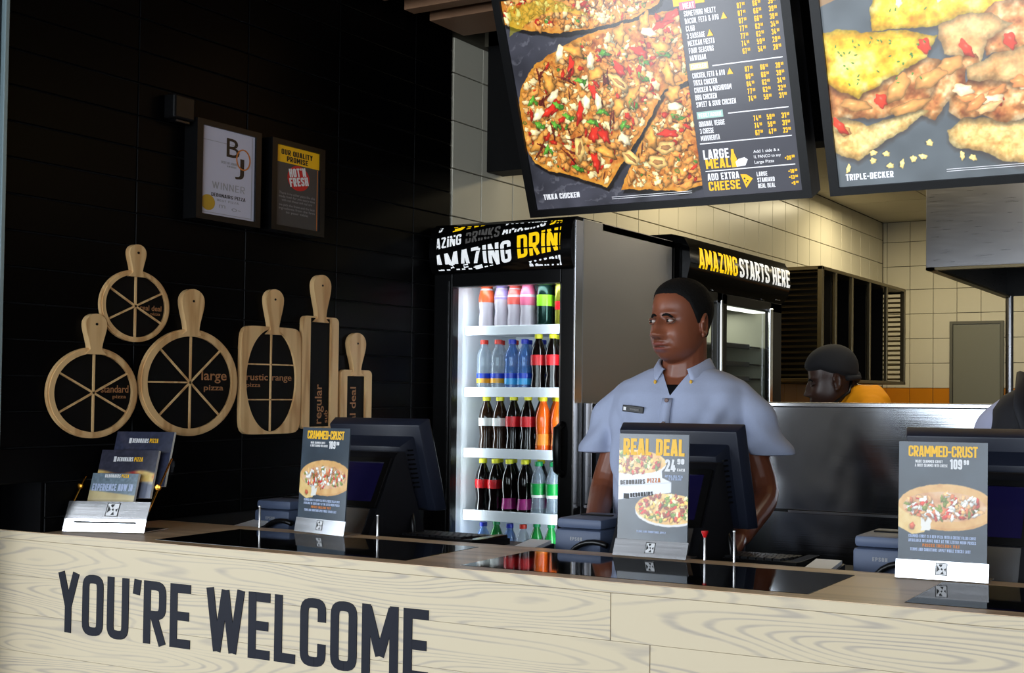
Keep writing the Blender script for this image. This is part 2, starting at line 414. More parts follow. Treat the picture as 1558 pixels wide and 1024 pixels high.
class Canvas:
    def __init__(s, w_, h_, nx, ny, bg_, seed=1):
        s.w, s.h, s.nx, s.ny = w_, h_, nx, ny; s.rng = np.random.default_rng(seed)
        s.img = np.ones((ny, nx, 3)) * np.array(bg_, float)
        s.X, s.Y = np.meshgrid(np.linspace(0, w_, nx), np.linspace(0, h_, ny))
        s.px = w_ / nx
        s.n1 = smooth_noise(ny, nx, nx / 22, s.rng); s.n2 = smooth_noise(ny, nx, nx / 22, s.rng); s.n3 = smooth_noise(ny, nx, 14, s.rng, 3); s.n4 = smooth_noise(ny, nx, 5, s.rng, 2)
    def mask(s, poly, wob=0.006, soft=1.2):
        X = s.X + (s.n1 - .5) * wob * 2; Y = s.Y + (s.n2 - .5) * wob * 2
        d = np.full(X.shape, 1e9); ins = np.zeros(X.shape, bool); n = len(poly)
        for i in range(n):
            (ax, ay), (bx, by) = poly[i - 1], poly[i]
            ex, ey = bx - ax, by - ay; L2 = ex * ex + ey * ey + 1e-12
            t = np.clip(((X - ax) * ex + (Y - ay) * ey) / L2, 0, 1)
            d = np.minimum(d, np.hypot(X - ax - t * ex, Y - ay - t * ey))
            c = ((ay > Y) != (by > Y)) & (X < (bx - ax) * (Y - ay) / (by - ay + 1e-12) + ax); ins ^= c
        sd = np.where(ins, d, -d)
        return np.clip(sd / (soft * s.px) + .5, 0, 1), sd
    def fill(s, m, col):
        c = np.array(col, float) if not isinstance(col, np.ndarray) else col
        s.img = s.img * (1 - m[..., None]) + c * m[..., None]
    def ramp(s, f, cols):
        cols = np.array(cols, float); f = np.clip(f, 0, .9999) * (len(cols) - 1); i = f.astype(int); t = (f - i)[..., None]
        return cols[i] * (1 - t) + cols[i + 1] * t
    def blob(s, cx, cy, rx, ry, ang, col, shade=.35, spec=.3, wob=.25, kind=None, dark=.45):
        R = max(rx, ry) * 1.5; i0 = max(0, int((cx - R) / s.w * s.nx)); i1 = min(s.nx, int((cx + R) / s.w * s.nx) + 1)
        j0 = max(0, int((cy - R) / s.h * s.ny)); j1 = min(s.ny, int((cy + R) / s.h * s.ny) + 1)
        if i1 <= i0 or j1 <= j0: return
        X = s.X[j0:j1, i0:i1] - cx; Y = s.Y[j0:j1, i0:i1] - cy; c, sn = math.cos(ang), math.sin(ang)
        u = (X * c + Y * sn) / rx; v = (-X * sn + Y * c) / ry; ph = s.rng.random() * 6.28
        a = np.arctan2(v, u); r = np.hypot(u, v) * (1 + wob * .5 * np.sin(2 * a + ph) + wob * .35 * np.sin(5 * a + ph * 2)) + (s.n4[j0:j1, i0:i1] - .5) * .3 * wob
        sub = s.img[j0:j1, i0:i1]
        # contact shadow of the printed photograph, below and right
        rs = np.hypot(u + .18 * (c + sn), v + .28) ; sh = np.clip(1.35 - rs, 0, .5) * dark; sub *= (1 - sh)[..., None]
        m = np.clip((1 - r) * max(rx, ry) / s.px / 1.2 + .5, 0, 1)
        if kind == 'ring': m = m * np.clip((r - .55) * 6, 0, 1)
        hgt = np.clip(1 - r * r, 0, 1) ** .5
        lum = 1 - shade + shade * 1.5 * hgt + .18 * (-X * .5 + Y) / max(rx, ry) + (s.n3[j0:j1, i0:i1] - .5) * .5
        cc = np.array(col) * lum[..., None]
        sp = np.clip(1 - np.hypot(u + .25, v - .3) / .4, 0, 1) ** 2 * spec
        cc = cc + sp[..., None] * 200
        s.img[j0:j1, i0:i1] = sub * (1 - m[..., None]) + np.clip(cc, 0, 255) * m[..., None]
    def mesh(s, name, fr, m, parent, lift=0.0, smooth=False):
        o, U, V = Vector(fr[0]), Vector(fr[1]), Vector(fr[2]); W = U.cross(V); o = o + W * lift
        nx, ny = s.nx, s.ny
        P = np.array(o)[None, None] + s.X[..., None] * np.array(U) + s.Y[..., None] * np.array(V)
        me = bpy.data.meshes.new(name); me.vertices.add(nx * ny); me.vertices.foreach_set('co', P.reshape(-1).astype(np.float32))
        idx = np.arange(nx * ny).reshape(ny, nx); q = np.stack([idx[:-1, :-1], idx[:-1, 1:], idx[1:, 1:], idx[1:, :-1]], -1).reshape(-1, 4)
        me.loops.add(q.size); me.loops.foreach_set('vertex_index', q.reshape(-1).astype(np.int32))
        me.polygons.add(len(q)); me.polygons.foreach_set('loop_start', (np.arange(len(q)) * 4).astype(np.int32))
        me.update(calc_edges=True)
        c = np.clip(s.img, 0, 255) / 255; lin = np.where(c <= .04045, c / 12.92, ((c + .055) / 1.055) ** 2.4)
        at = me.color_attributes.new('Col', 'FLOAT_COLOR', 'POINT')
        at.data.foreach_set('color', np.concatenate([lin, np.ones((ny, nx, 1))], -1).reshape(-1).astype(np.float32))
        me.materials.append(m); ob = bpy.data.objects.new(name, me); COL.objects.link(ob); ob.parent = parent
        return ob
CHK = (206, 138, 66); REDP = (176, 42, 24); GRN = (74, 118, 40); CHS = (240, 214, 156); BRN = (92, 42, 22)
def pizza_top(c, m_, sd, seed, n, sc, pale=0.0):
    """crust, cheese and toppings inside a mask; sc is the size of a topping"""
    rng = np.random.default_rng(seed)
    cols = c.ramp(c.n1 * .5 + c.n3 * .45 + c.n4 * .25 - .12, [(96, 44, 20), (168, 84, 34), (214, 138, 58), (238, 190, 112), (250, 226, 176)])
    edge = np.clip(1 - sd / (sc * 1.3), 0, 1)
    crust = c.ramp(c.n3 * .7 + c.n2 * .3, [(150, 80, 25), (214, 142, 48), (240, 190, 88)])
    cols = cols * (1 - edge[..., None]) + crust * edge[..., None]
    c.fill(m_, cols)
    ys, xs = np.where((m_ > .9) & (sd > sc * .8))
    if len(ys) == 0: return
    for k in range(n):
        i = rng.integers(len(ys)); x = xs[i] / c.nx * c.w; y = ys[i] / c.ny * c.h; t = rng.random(); a = rng.random() * 3.14
        s_ = sc * (.35 + .75 * rng.random() ** 1.6)
        if t < .36: c.blob(x, y, s_ * 1.1, s_ * .8, a, CHK, .45, .15, .4)
        elif t < .60: c.blob(x, y, s_ * .9, s_ * .6, a, CHS, .25, .3, .4, dark=.3)
        elif t < .71: c.blob(x, y, s_ * .9, s_ * .45, a, REDP, .3, .35, .4)
        elif t < .80: c.blob(x, y, s_ * .5, s_ * .4, a, GRN, .3, .3, .3, kind='ring' if rng.random() < .5 else None)
        elif t < .90: c.blob(x, y, s_ * 1.1, s_ * .16, a, BRN, .2, .2, .3)
        else: c.blob(x, y, s_ * .9, s_ * .65, a, (206, 160, 100), .4, .2, .2)

# ------------------------------------------------------------------ the materials of the place
mat('black_tile', (3, 3, 4), .32, spec=.07, noise=.3, nscale=3)
mat('black_grout', (15, 15, 17), .8)
mat('cream_tile', (214, 208, 188), .3, noise=.04, nscale=4)
mat('cream_grout', (92, 86, 70), .9)
mat('orange_tile', (206, 128, 20), .3, noise=.05, nscale=4)
mat('black_paint', (9, 9, 10), .6, spec=.2); mat('black_satin', (12, 12, 13), .35, spec=.3)
mat('black_plastic', (22, 23, 27), .45); mat('black_gloss', (8, 8, 9), .12, spec=.4)
mat('pos_plastic', (27, 32, 47), .42, spec=.5, bump=.15, bscale=900); mat('pos_dark', (13, 14, 20), .5, spec=.3)
mat('printer_grey', (80, 92, 118), .5)
mat('white_enamel', (232, 238, 244), .35); mat('white_paint', (225, 224, 218), .6); mat('white', (240, 240, 240), .5)
mat('chrome', (220, 222, 225), .12, 1.0); mat('steel_pin', (225, 225, 225), .25, .6); mat('red_plastic', (190, 20, 24), .35)
mat('floor_tile', (70, 66, 62), .35, noise=.15, nscale=6); mat('dark_ceiling', (8, 8, 8), .9, spec=.1)
mat('plaster', (150, 145, 138), .8); mat('panel_white', (196, 190, 172), .8, noise=.03, nscale=90)
mat('door_grey', (120, 120, 108), .45); mat('door_frame_grey', (95, 94, 84), .5)
mat('beam_wood', (150, 112, 84), .55, noise=.12, nscale=14)
mat('letter_black', (20, 22, 34), .6, spec=.2); mat('board_black', (8, 8, 9), .55, spec=.15); mat('board_letter', (176, 122, 78), .5)
mat('screen_off', (16, 14, 44), .15, emit=(30, 26, 80), es=.14)
mat('glass_dark', (7, 9, 9), .045, spec=.85); mat('rubber', (14, 14, 16), .35)
mat('led', (255, 255, 255), .4, emit=(240, 246, 255), es=6)
mat('print_white', (228, 228, 230), .4); mat('print_yellow', (245, 188, 20), .4); mat('print_black', (16, 16, 18), .4); mat('print_grey', (96, 92, 90), .4)
mat('print_red', (196, 30, 34), .4); mat('print_orange', (196, 116, 50), .4); mat('paper_lilac', (196, 196, 214), .5); mat('gold', (186, 148, 40), .35)
mat('card_slate', (66, 74, 84), .25); mat('print_mid', (150, 152, 158), .4); mat('print_blue', (170, 184, 214), .4)
def glow(name, rgb, es=1.0): return mat(name, rgb, .25, emit=rgb, es=es)
grain_mat('oak', (232, 192, 136), (194, 144, 90), (22, 22, 2.2), 22, .9, 3.2, .42)
grain_mat('bleached_oak', (208, 192, 162), (158, 148, 140), (1.3, 15, 14), 125, 1.45, 3.3, .6)
grain_mat('counter_brown', (226, 196, 160), (196, 166, 132), (1.5, 16, 16), 20, .8, 3.0, .34, .15)
brushed('steel_v', (200, 204, 210), .15, (2, 2, 320), .04, .12)
brushed('steel_fridge', (190, 190, 192), .46, (300, 2, 8), .08, .12)
brushed('steel_h', (158, 158, 162), .30, (6, 6, 200), .08, .1)
brushed('steel_bright', (235, 235, 238), .24, (2, 160, 160), .05, .08)
brushed('steel_rack', (118, 108, 84), .35, (4, 4, 150), .1, .1)  # brownish-yellow of tiles reflected in the slats is put into this steel colour
pane_mat('pane', (.95, .97, .97), .0)

# ------------------------------------------------------------------ the rooms
mb = MB(); mb.box(-6.2, -4.6, -.1, 4.2, 10.4, 0); struct(mb.build('floor', 'floor_tile'))
mb = MB(); mb.box(-6.2, -4.6, 2.96, 4.2, 4.3, 3.06); struct(mb.build('ceiling', 'dark_ceiling'))
mb = MB(); mb.box(4.0, -4.6, 0, 4.2, 10.4, 2.96); struct(mb.build('wall_right', 'plaster'))
mb = MB(); mb.box(-6.2, -4.6, 0, -6.0, 2.0, .4); mb.box(-6.2, -4.6, 2.7, -6.0, 2.0, 2.96); mb.box(-6.2, -4.6, .4, -6.0, -4.0, 2.7); mb.box(-6.2, 1.5, .4, -6.0, 2.0, 2.7); mb.box(-6.0, 1.95, 0, -2.86, 2.05, 2.96); struct(mb.build('wall_dining_left', 'plaster'))
# storefront behind the camera: sill, header, piers; the openings let in the sky
mb = MB(); mb.box(-6.2, -4.6, 0, 4.2, -4.4, .35); mb.box(-6.2, -4.6, 2.75, 4.2, -4.4, 2.96)
for a, b in ((-6.2, -5.9), (-4.1, -2.9), (3.5, 4.2)): mb.box(a, -4.6, .35, b, -4.4, 2.75)
struct(mb.build('wall_front', 'black_paint'))
for nm, a, b, n in (('window_1', -5.9, -4.1, 2), ('window_2', -2.9, 3.5, 4)):
    wr = struct(empty(nm, (0, -4.5, 0)))
    mb = MB()
    for k in range(n + 1):
        x = a + (b - a) * k / n; mb.box(x - .025, -.03, .35, x + .025, .03, 2.75)
    mb.box(a, -.03, .35, b, .03, .4); mb.box(a, -.03, 2.70, b, .03, 2.75); mb.build('window_frame', 'black_paint', wr)
    for k in range(n):
        x0 = a + (b - a) * k / n + .025; x1 = a + (b - a) * (k + 1) / n - .025
        mb = MB(); mb.box(x0, -.004, .4, x1, .004, 2.70); mb.build('pane', 'pane', wr)

def tile_mesh(name, w_, h_, d, ch, m):
    """a pillow-edged tile in the (U=+y, V=+z) plane, facing +x"""
    mb = MB(); vs = [(0, 0, 0), (0, w_, 0), (0, w_, h_), (0, 0, h_), (d - ch, 0, 0), (d - ch, w_, 0), (d - ch, w_, h_), (d - ch, 0, h_),
                     (d, ch, ch), (d, w_ - ch, ch), (d, w_ - ch, h_ - ch), (d, ch, h_ - ch)]
    fs = []
    for o in (0, 4):
        for i in range(4):
            j = (i + 1) % 4; fs.append((o + i, o + j, o + 4 + j, o + 4 + i))
    fs.append((8, 9, 10, 11)); mb.add(vs, fs)
    me = bpy.data.meshes.new(name); me.from_pydata(mb.v, [], mb.f); me.materials.append(MATS[m]); return me
_tc = {}
def tile(parent, x, y, z, w_, h_, m, rz=0.0, d=.010, ch=.0015):
    k = (round(w_, 3), round(h_, 3), m)
    if k not in _tc: _tc[k] = tile_mesh('tile', w_, h_, d, ch, m)
    o = bpy.data.objects.new('tile', _tc[k]); COL.objects.link(o); o.parent = parent; o.location = (x, y, z); o.rotation_euler = (random.gauss(0, .0006), random.gauss(0, .0012), rz + random.gauss(0, .0012))
    return o
wr = struct(empty('window_3', (-6.1, 0, 0))); mb = MB()
for y in (-4.0, -2.17, -.33, 1.5): mb.box(-.03, y - .025, .4, .03, y + .025, 2.7)
mb.build('window_frame', 'black_paint', wr)
for y in (-4.0, -2.17, -.33):
    mb = MB(); mb.box(-.004, y + .025, .4, .004, y + 1.80, 2.7); mb.build('pane', 'pane', wr)
# black tiled wall on the left
WL = struct(empty('wall_left', (0, 0, 0)))
mb = MB(); mb.box(-2.85, 2.645, 0, -2.66, 4.06, 2.96); mb.box(-2.85, 2.243, 1.052, -2.66, 2.645, 2.96); mb.box(-2.85, 2.11, 1.2, -2.66, 2.24, 2.96); mb.build('grout_bed', 'black_grout', WL)
mb = MB(); mb.box(-2.85, 2.236, 1.052, -2.655, 2.2425, 1.2); mb.box(-3.3, 2.0, 1.052, -2.815, 2.235, 1.2); mb.box(-3.4, 2.0, 0, -3.004, 2.6, 1.2); mb.build('end_cap', 'black_tile', WL)
ys = [2.104, 2.524, 2.954, 3.388, 3.82, 4.058]; g = .0035
for k in range(21):
    z0 = 1.0873 + .0877 * k - (.0877 if k == 0 else 0); z0 = 1.0873 + .0877 * (k - 1) if k else 1.05
    z1 = 1.0873 + .0877 * k
    for i in range(5):
        y0 = ys[i]
        if z1 < 1.21 and i == 0: y0 = 2.243
        tile(WL, -2.66, y0 + g / 2, z0 + g / 2, ys[i + 1] - y0 - g, z1 - z0 - g, 'black_tile')
for k in range(2):   # the set-back strip beside the counter end
    tile(WL, -2.81, 2.06, 1.05 + .0877 * k, .17, .084, 'black_tile')
# door jamb with a pale metal edge at the near end of the black wall
mb = MB(); mb.box(-2.86, 1.98, 1.2, -2.652, 2.088, 2.96, .004); struct(mb.build('trim_1', 'black_plastic'))
mb = MB(); mb.box(-2.70, 2.0885, 1.2, -2.640, 2.1015, 2.96, .002); struct(mb.build('trim_2', mat('pale_edge', (150, 172, 178), .4, .3)))

# kitchen walls with cream tiles and an orange band
WK = struct(empty('wall_kitchen_left', (0, 0, 0)))
mb = MB(); mb.box(-2.85, 4.065, 0, -2.66, 10.09, 2.96); mb.build('grout_bed', 'cream_grout', WK)
g = .004
yj = [4.068, 4.272] + [4.272 + .2365 * k for k in range(1, 25)] + [10.078]
zj = [1.30, 1.475, 1.701, 1.878, 2.055, 2.232, 2.409, 2.587, 2.72]
for i in range(len(yj) - 1):
    for k in range(len(zj) - 1):
        if yj[i + 1] < 6.1 and zj[k + 1] < 2.0: continue
        if yj[i] > 7.3 and yj[i + 1] < 8.8 and 1.5 < zj[k] < 2.0: continue
        tile(WK, -2.66, yj[i] + g / 2, zj[k] + g / 2, yj[i + 1] - yj[i] - g, zj[k + 1] - zj[k] - g, 'orange_tile' if zj[k + 1] < 1.5 else 'cream_tile')
WB = struct(empty('wall_kitchen_back', (0, 0, 0)))
mb = MB(); mb.box(-2.85, 10.09, 0, 4.2, 10.3, 2.96); mb.build('grout_bed', 'cream_grout', WB)
xj = [-2.648, -2.616] + [-2.616 + .1715 * k for k in range(1, 27)]
zj = [1.30, 1.464, 1.649, 1.834, 2.020, 2.204, 2.381, 2.567, 2.72]
for i in range(len(xj) - 1):
    for k in range(len(zj) - 1):
        if xj[i] > -2.15 and xj[i + 1] < -1.76 and zj[k + 1] < 1.95: continue
        tile(WB, xj[i] + g / 2, 10.09, zj[k] + g / 2, xj[i + 1] - xj[i] - g, zj[k + 1] - zj[k] - g, 'orange_tile' if zj[k + 1] < 1.5 else 'cream_tile', rz=-math.pi / 2)
D1 = struct(empty('door_1', (-2.148, 10.07, 0)))
mb = MB()
mb.box(0, -.02, 0, .022, .01, 1.956, .002); mb.box(.358, -.02, 0, .38, .01, 1.956, .002); mb.box(.022, -.02, 1.934, .358, .01, 1.956, .002); mb.build('door_frame', 'door_frame_grey', D1)
mb = MB(); mb.box(.025, -.012, 0, .355, .008, 1.930, .002); mb.build('door_panel', 'door_grey', D1)
mb = MB(); mb.box(.32, -.035, .98, .335, -.012, 1.08, .004); mb.build('door_handle', 'chrome', D1)
# kitchen ceiling of laid panels
CK = struct(empty('ceiling_kitchen', (0, 0, 0)))
mb = MB(); mb.box(-2.85, 4.3, 2.735, 4.2, 10.4, 2.96); mb.build('ceiling_grid', 'cream_grout', CK)
for i in range(7):
    for k in range(10):
        mb = MB() if False else None
        key = ('ceil',)
        if key not in _tc:
            b_ = MB(); b_.box(.004, .004, 0, .596, .576, .012, .0); me = bpy.data.meshes.new('ceiling_panel'); me.from_pydata(b_.v, [], b_.f); me.materials.append(MATS['panel_white']); _tc[key] = me
        o = bpy.data.objects.new('ceiling_panel', _tc[key]); COL.objects.link(o); o.parent = CK; o.location = (-2.65 + .6 * i, 4.35 + .58 * k, 2.722)
# wall cornice where the kitchen ceiling meets
# wooden baffles over the dining side
for k, (y0, y1, z0) in enumerate(((3.14, 3.20, 2.712), (3.32, 3.38, 2.712), (3.50, 3.56, 2.712), (3.675, 3.735, 2.712), (3.83, 4.055, 2.712))):
    mb = MB(); mb.box(-2.60, y0, z0, 2.4, y1, z0 + .13, .002)
    b_ = mb.build('wooden_baffle', 'beam_wood')
    nm = ['wooden ceiling baffle nearest the dining side, above the frame', 'wooden ceiling baffle second from the dining side', 'wooden ceiling baffle whose tip just shows at the top edge', 'narrow wooden ceiling baffle in front of the wide one', 'wide wooden ceiling baffle meeting the cream tiled wall'][k]
    tag(b_, nm, 'baffle', 'wooden baffles over the counter')
mb = MB(); mb.box(-2.645, 4.3, 2.25, 3.9, 4.42, 2.96, .002); struct(mb.build('beam_black', 'black_paint'), None)
tag(bpy.data.objects['beam_black'], 'black boxed beam behind the hanging menu boards')
bpy.data.objects['beam_black'].name = 'trim_3'

# ------------------------------------------------------------------ the service counter
CT = empty('service_counter', (0, 2.24, 0)); tag(CT, 'long bleached oak service counter lettered in black across its front', 'counter')
X0, X1 = -3.0, 1.6
mb = MB(); mb.box(X0, .028, 0, X1, .05, 1.02); mb.box(X0, .05, 0, X1, .39, .06); mb.box(-2.64, .37, 0.05, X1, .39, 1.02); mb.build('carcass', 'black_satin', CT)
mb = MB(); mb.box(X0, -.004, 1.030, X1, .03, 1.0495, .0015); mb.build('front_edge', 'bleached_oak', CT)
# planks: (x0, x1, z0, z1)
rows = [(.9405, 1.0290, [X0, -1.093, X1]), (.8465, .9400, [X0, -1.012, .55, X1]), (.7525, .8460, [X0, -.72, .5, X1]), (.6585, .7520, [X0, -1.9, -.3, X1]), (.5645, .6580, [X0, -.7, X1]), (.4705, .5640, [X0, -1.5, .4, X1]), (.3765, .4700, [X0, -.2, X1]), (.2825, .3760, [X0, -1.1, X1]), (.1885, .2820, [X0, -.4, X1]), (.02, .1880, [X0, -.9, X1])]
for z0, z1, xs in rows:
    for i in range(len(xs) - 1):
        mb = MB(); mb.box(0, 0, 0, xs[i + 1] - xs[i] - .0016, .026, z1 - z0, .0006)
        mb.build('plank', 'bleached_oak', CT, loc=(xs[i] + .001, 0.0, z0))
# top with four glass insets
ins = [(-2.312, -1.590), (-1.455, -.727), (-.562, .165), (.33, 1.05)]
mb = MB(); zt = 1.05
mb.box(X0, -.004, 1.0496, X1, .042, zt + .0006)                       # front strip
mb.box(X0, .335, 1.030, X1, .400, zt + .0006)                          # back strip
mb.box(X0, .028, 1.020, X1, .40, 1.040)
xs = [X0] + [v for p in ins for v in p] + [X1]
for i in range(0, len(xs), 2): mb.box(xs[i], .042, 1.030, xs[i + 1], .335, zt + .0006)
mb.build('counter_top', 'counter_brown', CT)
for a, b in ins:
    mb = MB(); mb.box(a + .001, .043, 1.041, b - .001, .334, 1.0512, .0008)
    mb.build('glass_inset', 'glass_dark', CT)
# lettering on the front
P1 = []
for txt, xa, wd in (("YOU'RE", -2.588, .436), ("WELCOME", -2.103, .602)):
    p, _ = words(txt, .1455, t=.140, gap=.085, width=wd, x0=xa, y0=.8155); P1 += p
flat('lettering', [(P1, 'letter_black')], ((0, 0, 0), (1, 0, 0), (0, 0, 1)), CT, depth=.0018)
# work surface behind
mb = MB(); mb.box(-2.645, 2.64, .965, 1.6, 3.12, 1.0, .003); mb.box(-2.64, 2.66, .1, 1.6, 3.08, .965); o = mb.build('work_counter', 'black_satin')
tag(o, 'black work surface behind the service counter under the tills', 'counter')

# ------------------------------------------------------------------ stainless pass partition
PP = empty('pass_partition', (0, 4.0, 0)); tag(PP, 'brushed stainless steel partition standing behind the man in grey-blue shirt', 'partition')
mb = MB(); mb.box(-1.90, 0, 1.046, 1.8, .03, 1.366, .002); mb.build('upper_panel', 'steel_v', PP)
mb = MB(); mb.box(-1.90, .010, .1, -.2, .04, 1.038, .002); mb.build('lower_panel', 'steel_v', PP)
mb = MB(); mb.box(-.198, .010, .1, 1.8, .04, 1.038, .002); mb.build('lower_panel', 'steel_v', PP)
mb = MB(); mb.box(-1.90, -.006, 1.366, 1.8, .26, 1.379, .002); mb.build('top_shelf', 'steel_bright', PP)
mb = MB(); mb.box(-1.34, -.008, 1.036, 1.8, .0, 1.045, .001); mb.build('ledge', 'steel_bright', PP)
mb = MB(); mb.box(-1.90, .05, 0, 1.8, .24, 1.36); mb.build('core', 'black_satin', PP)
CB = empty('glass_front_cabinet', (0, 4.0, 0)); tag(CB, 'dark under-counter cabinet with a steel post beside the drinks fridge', 'cabinet')
mb = MB(); mb.box(-2.062, .02, 0, -1.905, .25, 1.372); mb.build('body', 'black_gloss', CB)
mb = MB(); mb.box(-2.062, .0, 1.02, -2.05, .02, 1.372); mb.box(-2.012, .0, 1.02, -1.92, .02, 1.372); mb.build('door', mat('smoked_panel', (40, 43, 52), .3), CB)
mb = MB(); mb.box(-2.047, -.012, 1.03, -2.022, .018, 1.372, .002); mb.build('post', 'steel_h', CB)
mb = MB(); mb.box(-2.05, -.014, 1.016, -1.97, .0, 1.028, .002); mb.build('rail', 'steel_bright', CB)

# ------------------------------------------------------------------ drinks fridge
FX0, FX1, FY0, FY1 = -2.64, -2.065, 3.94, 4.765
FR = empty('drinks_fridge', ((FX0 + FX1) / 2, FY0, 0)); tag(FR, 'tall glass-door drinks fridge packed with bottles, lettered black header on top', 'fridge')
def L3(x, y, z): return (x - (FX0 + FX1) / 2, y - FY0, z)
ox, oy = (FX0 + FX1) / 2, FY0
def fbox(mb, x0, y0, z0, x1, y1, z1, b=0, m=None): mb.box(x0 - ox, y0 - oy, z0, x1 - ox, y1 - oy, z1, b, m)
mb = MB()   # cabinet shell: stainless outside
fbox(mb, FX1 - .022, FY0 + .055, 0.08, FX1, FY1, 2.0, .002); fbox(mb, FX0, FY0 + .055, 0.08, FX0 + .022, FY1, 2.0); fbox(mb, FX0, FY0 + .20, 1.975, FX1, FY1, 2.0); fbox(mb, FX0, FY1 - .02, .08, FX1, FY1, 2.0); fbox(mb, FX0, FY0 + .05, .0, FX1, FY1, .1)
mb.build('cabinet', 'steel_fridge', FR)
mb = MB()   # white liner
fbox(mb, FX0 + .023, FY0 + .05, .1, FX0 + .065, FY1 - .03, 1.80); fbox(mb, FX1 - .05, FY0 + .05, .1, FX1 - .023, FY1 - .03, 1.80)
fbox(mb, FX0 + .023, FY0 + .48, .1, FX1 - .023, FY0 + .50, 1.80); fbox(mb, FX0 + .023, FY0 + .05, 1.795, FX1 - .023, FY0 + .5, 1.82); fbox(mb, FX0 + .023, FY0 + .05, .1, FX1 - .023, FY0 + .5, .14)
mb.build('liner', 'white_enamel', FR)
DR = empty('door', (0, 0, 0), parent=FR)
mb = MB()
fbox(mb, FX0 + .002, FY0, .12, -2.560, FY0 + .045, 1.828, .004); fbox(mb, -2.122, FY0, .12, FX1 - .001, FY0 + .045, 1.828, .004)
fbox(mb, -2.560, FY0, 1.778, -2.122, FY0 + .045, 1.828, .003); fbox(mb, -2.560, FY0, .12, -2.122, FY0 + .045, .2, .003)
mb.build('door_frame', 'black_satin', DR)
mb = MB(); fbox(mb, -2.560, FY0 + .016, .2, -2.122, FY0 + .022, 1.778); mb.build('pane', 'pane', DR)
mb = MB(); fbox(mb, -2.561, FY0 - .002, 1.777, -2.120, FY0 + .004, 1.781); fbox(mb, -2.124, FY0 - .002, .2, -2.120, FY0 + .004, 1.781); fbox(mb, -2.577, FY0 - .002, .2, -2.573, FY0 + .003, 1.80); mb.build('gasket_trim', 'chrome', DR)
mb = MB(); mb.tube([(-2.108 - ox, -.004, 1.300), (-2.112 - ox, -.034, 1.285), (-2.112 - ox, -.036, 1.215), (-2.112 - ox, -.034, 1.145), (-2.108 - ox, -.004, 1.130)], [.012, .013, .014, .013, .012], 10, None)
mb.build('door_handle', 'black_satin', DR, smooth='all')
mb = MB(); fbox(mb, FX1 - .006, FY0 - .004, .12, FX1 + .001, FY0 + .05, 1.99, .001); mb.build('edge_trim', 'steel_bright', FR)
# header: a bowed fascia
mb = MB(); prof = [(0.05, 1.828), (-.012, 1.828), (-.028, 1.85), (-.036, 1.90), (-.032, 1.95), (-.018, 1.985), (.01, 2.003), (.20, 2.003), (.20, 1.828)]
mb.prism([(p[0], p[1]) for p in prof], 0, FX1 - FX0 - .004, ((FX0 - ox + .002, 0, 0), (0, 1, 0), (0, 0, 1)))
mb.build('header', 'black_gloss', FR, smooth=True)
HY = -.0385
W1 = []; Y1 = []; G1 = []
def hrow(out, text, h, x, y, width, t=.17): p, _ = words(text, h, t, .075, width, 0, 0); out += [[(x + a, y + b) for a, b in q] for q in p]
A = .135
def tr(polys, x, y): return [[(x + a * math.cos(A) - b * math.sin(A) * .35, y + a * math.sin(A) + b * math.cos(A)) for a, b in q] for q in polys]
def hr(out, text, h, x, y, wd): p, _ = words(text, h, .155, .085, wd); out += tr(p, x, y)
hr(W1, 'AMAZING', .076, .020, -.002, .325); hr(Y1, 'DRINKS', .079, .367, .050, .255)
hr(W1, 'AMAZING', .039, -.030, .088, .168); hr(G1, 'DRINKS', .039, .155, .112, .138); hr(W1, 'AMAZING', .039, .303, .135, .168); hr(Y1, 'DRINKS', .039, .485, .160, .138)
hr(W1, 'AMAZING', .039, -.10, .140, .150); hr(Y1, 'DRINKS', .065, .094, .157, .30)
hr(W1, 'AMAZING', .042, .405, -.004, .17)
cl = lambda P, x0, y0, x1, y1: [q for q in (clip_poly(p, x0, y0, x1, y1) for p in P) if len(q) > 2]
def bowed(name, items, parent):
    """print that follows the bowed fascia: y depends on z through its profile"""
    prz = [1.828, 1.85, 1.90, 1.95, 1.985, 2.0]; pry = [-.012, -.028, -.036, -.032, -.018, .004]
    mb = MB()
    for polys, m in items:
        for p in polys:
            for lo, hi in zip([0, .022, .047, .072, .097, .122, .147], [.022, .047, .072, .097, .122, .147, .18]):
                q = clip_poly(p, -1, lo, 2, hi)
                if len(q) < 3: continue
                a = sum(q[i][0] * q[(i + 1) % len(q)][1] - q[(i + 1) % len(q)][0] * q[i][1] for i in range(len(q)))
                if a < 0: q = q[::-1]
                mb.add([(FX0 - ox + u, float(np.interp(1.815 + v, prz, pry)) - .0012, 1.815 + v) for u, v in q], [tuple(range(len(q)))], m)
    return mb.build(name, None, parent)
gw, gy, gg = glow('sign_white', (235, 238, 240), .55), glow('sign_yellow', (250, 205, 20), .6), glow('sign_grey', (90, 88, 86), .25)
bowed('header_lettering', [(cl(W1, .035, .022, .532, .175), gw), (cl(Y1, .035, .022, .532, .175), gy), (cl(G1, .035, .022, .532, .175), gg)], FR)
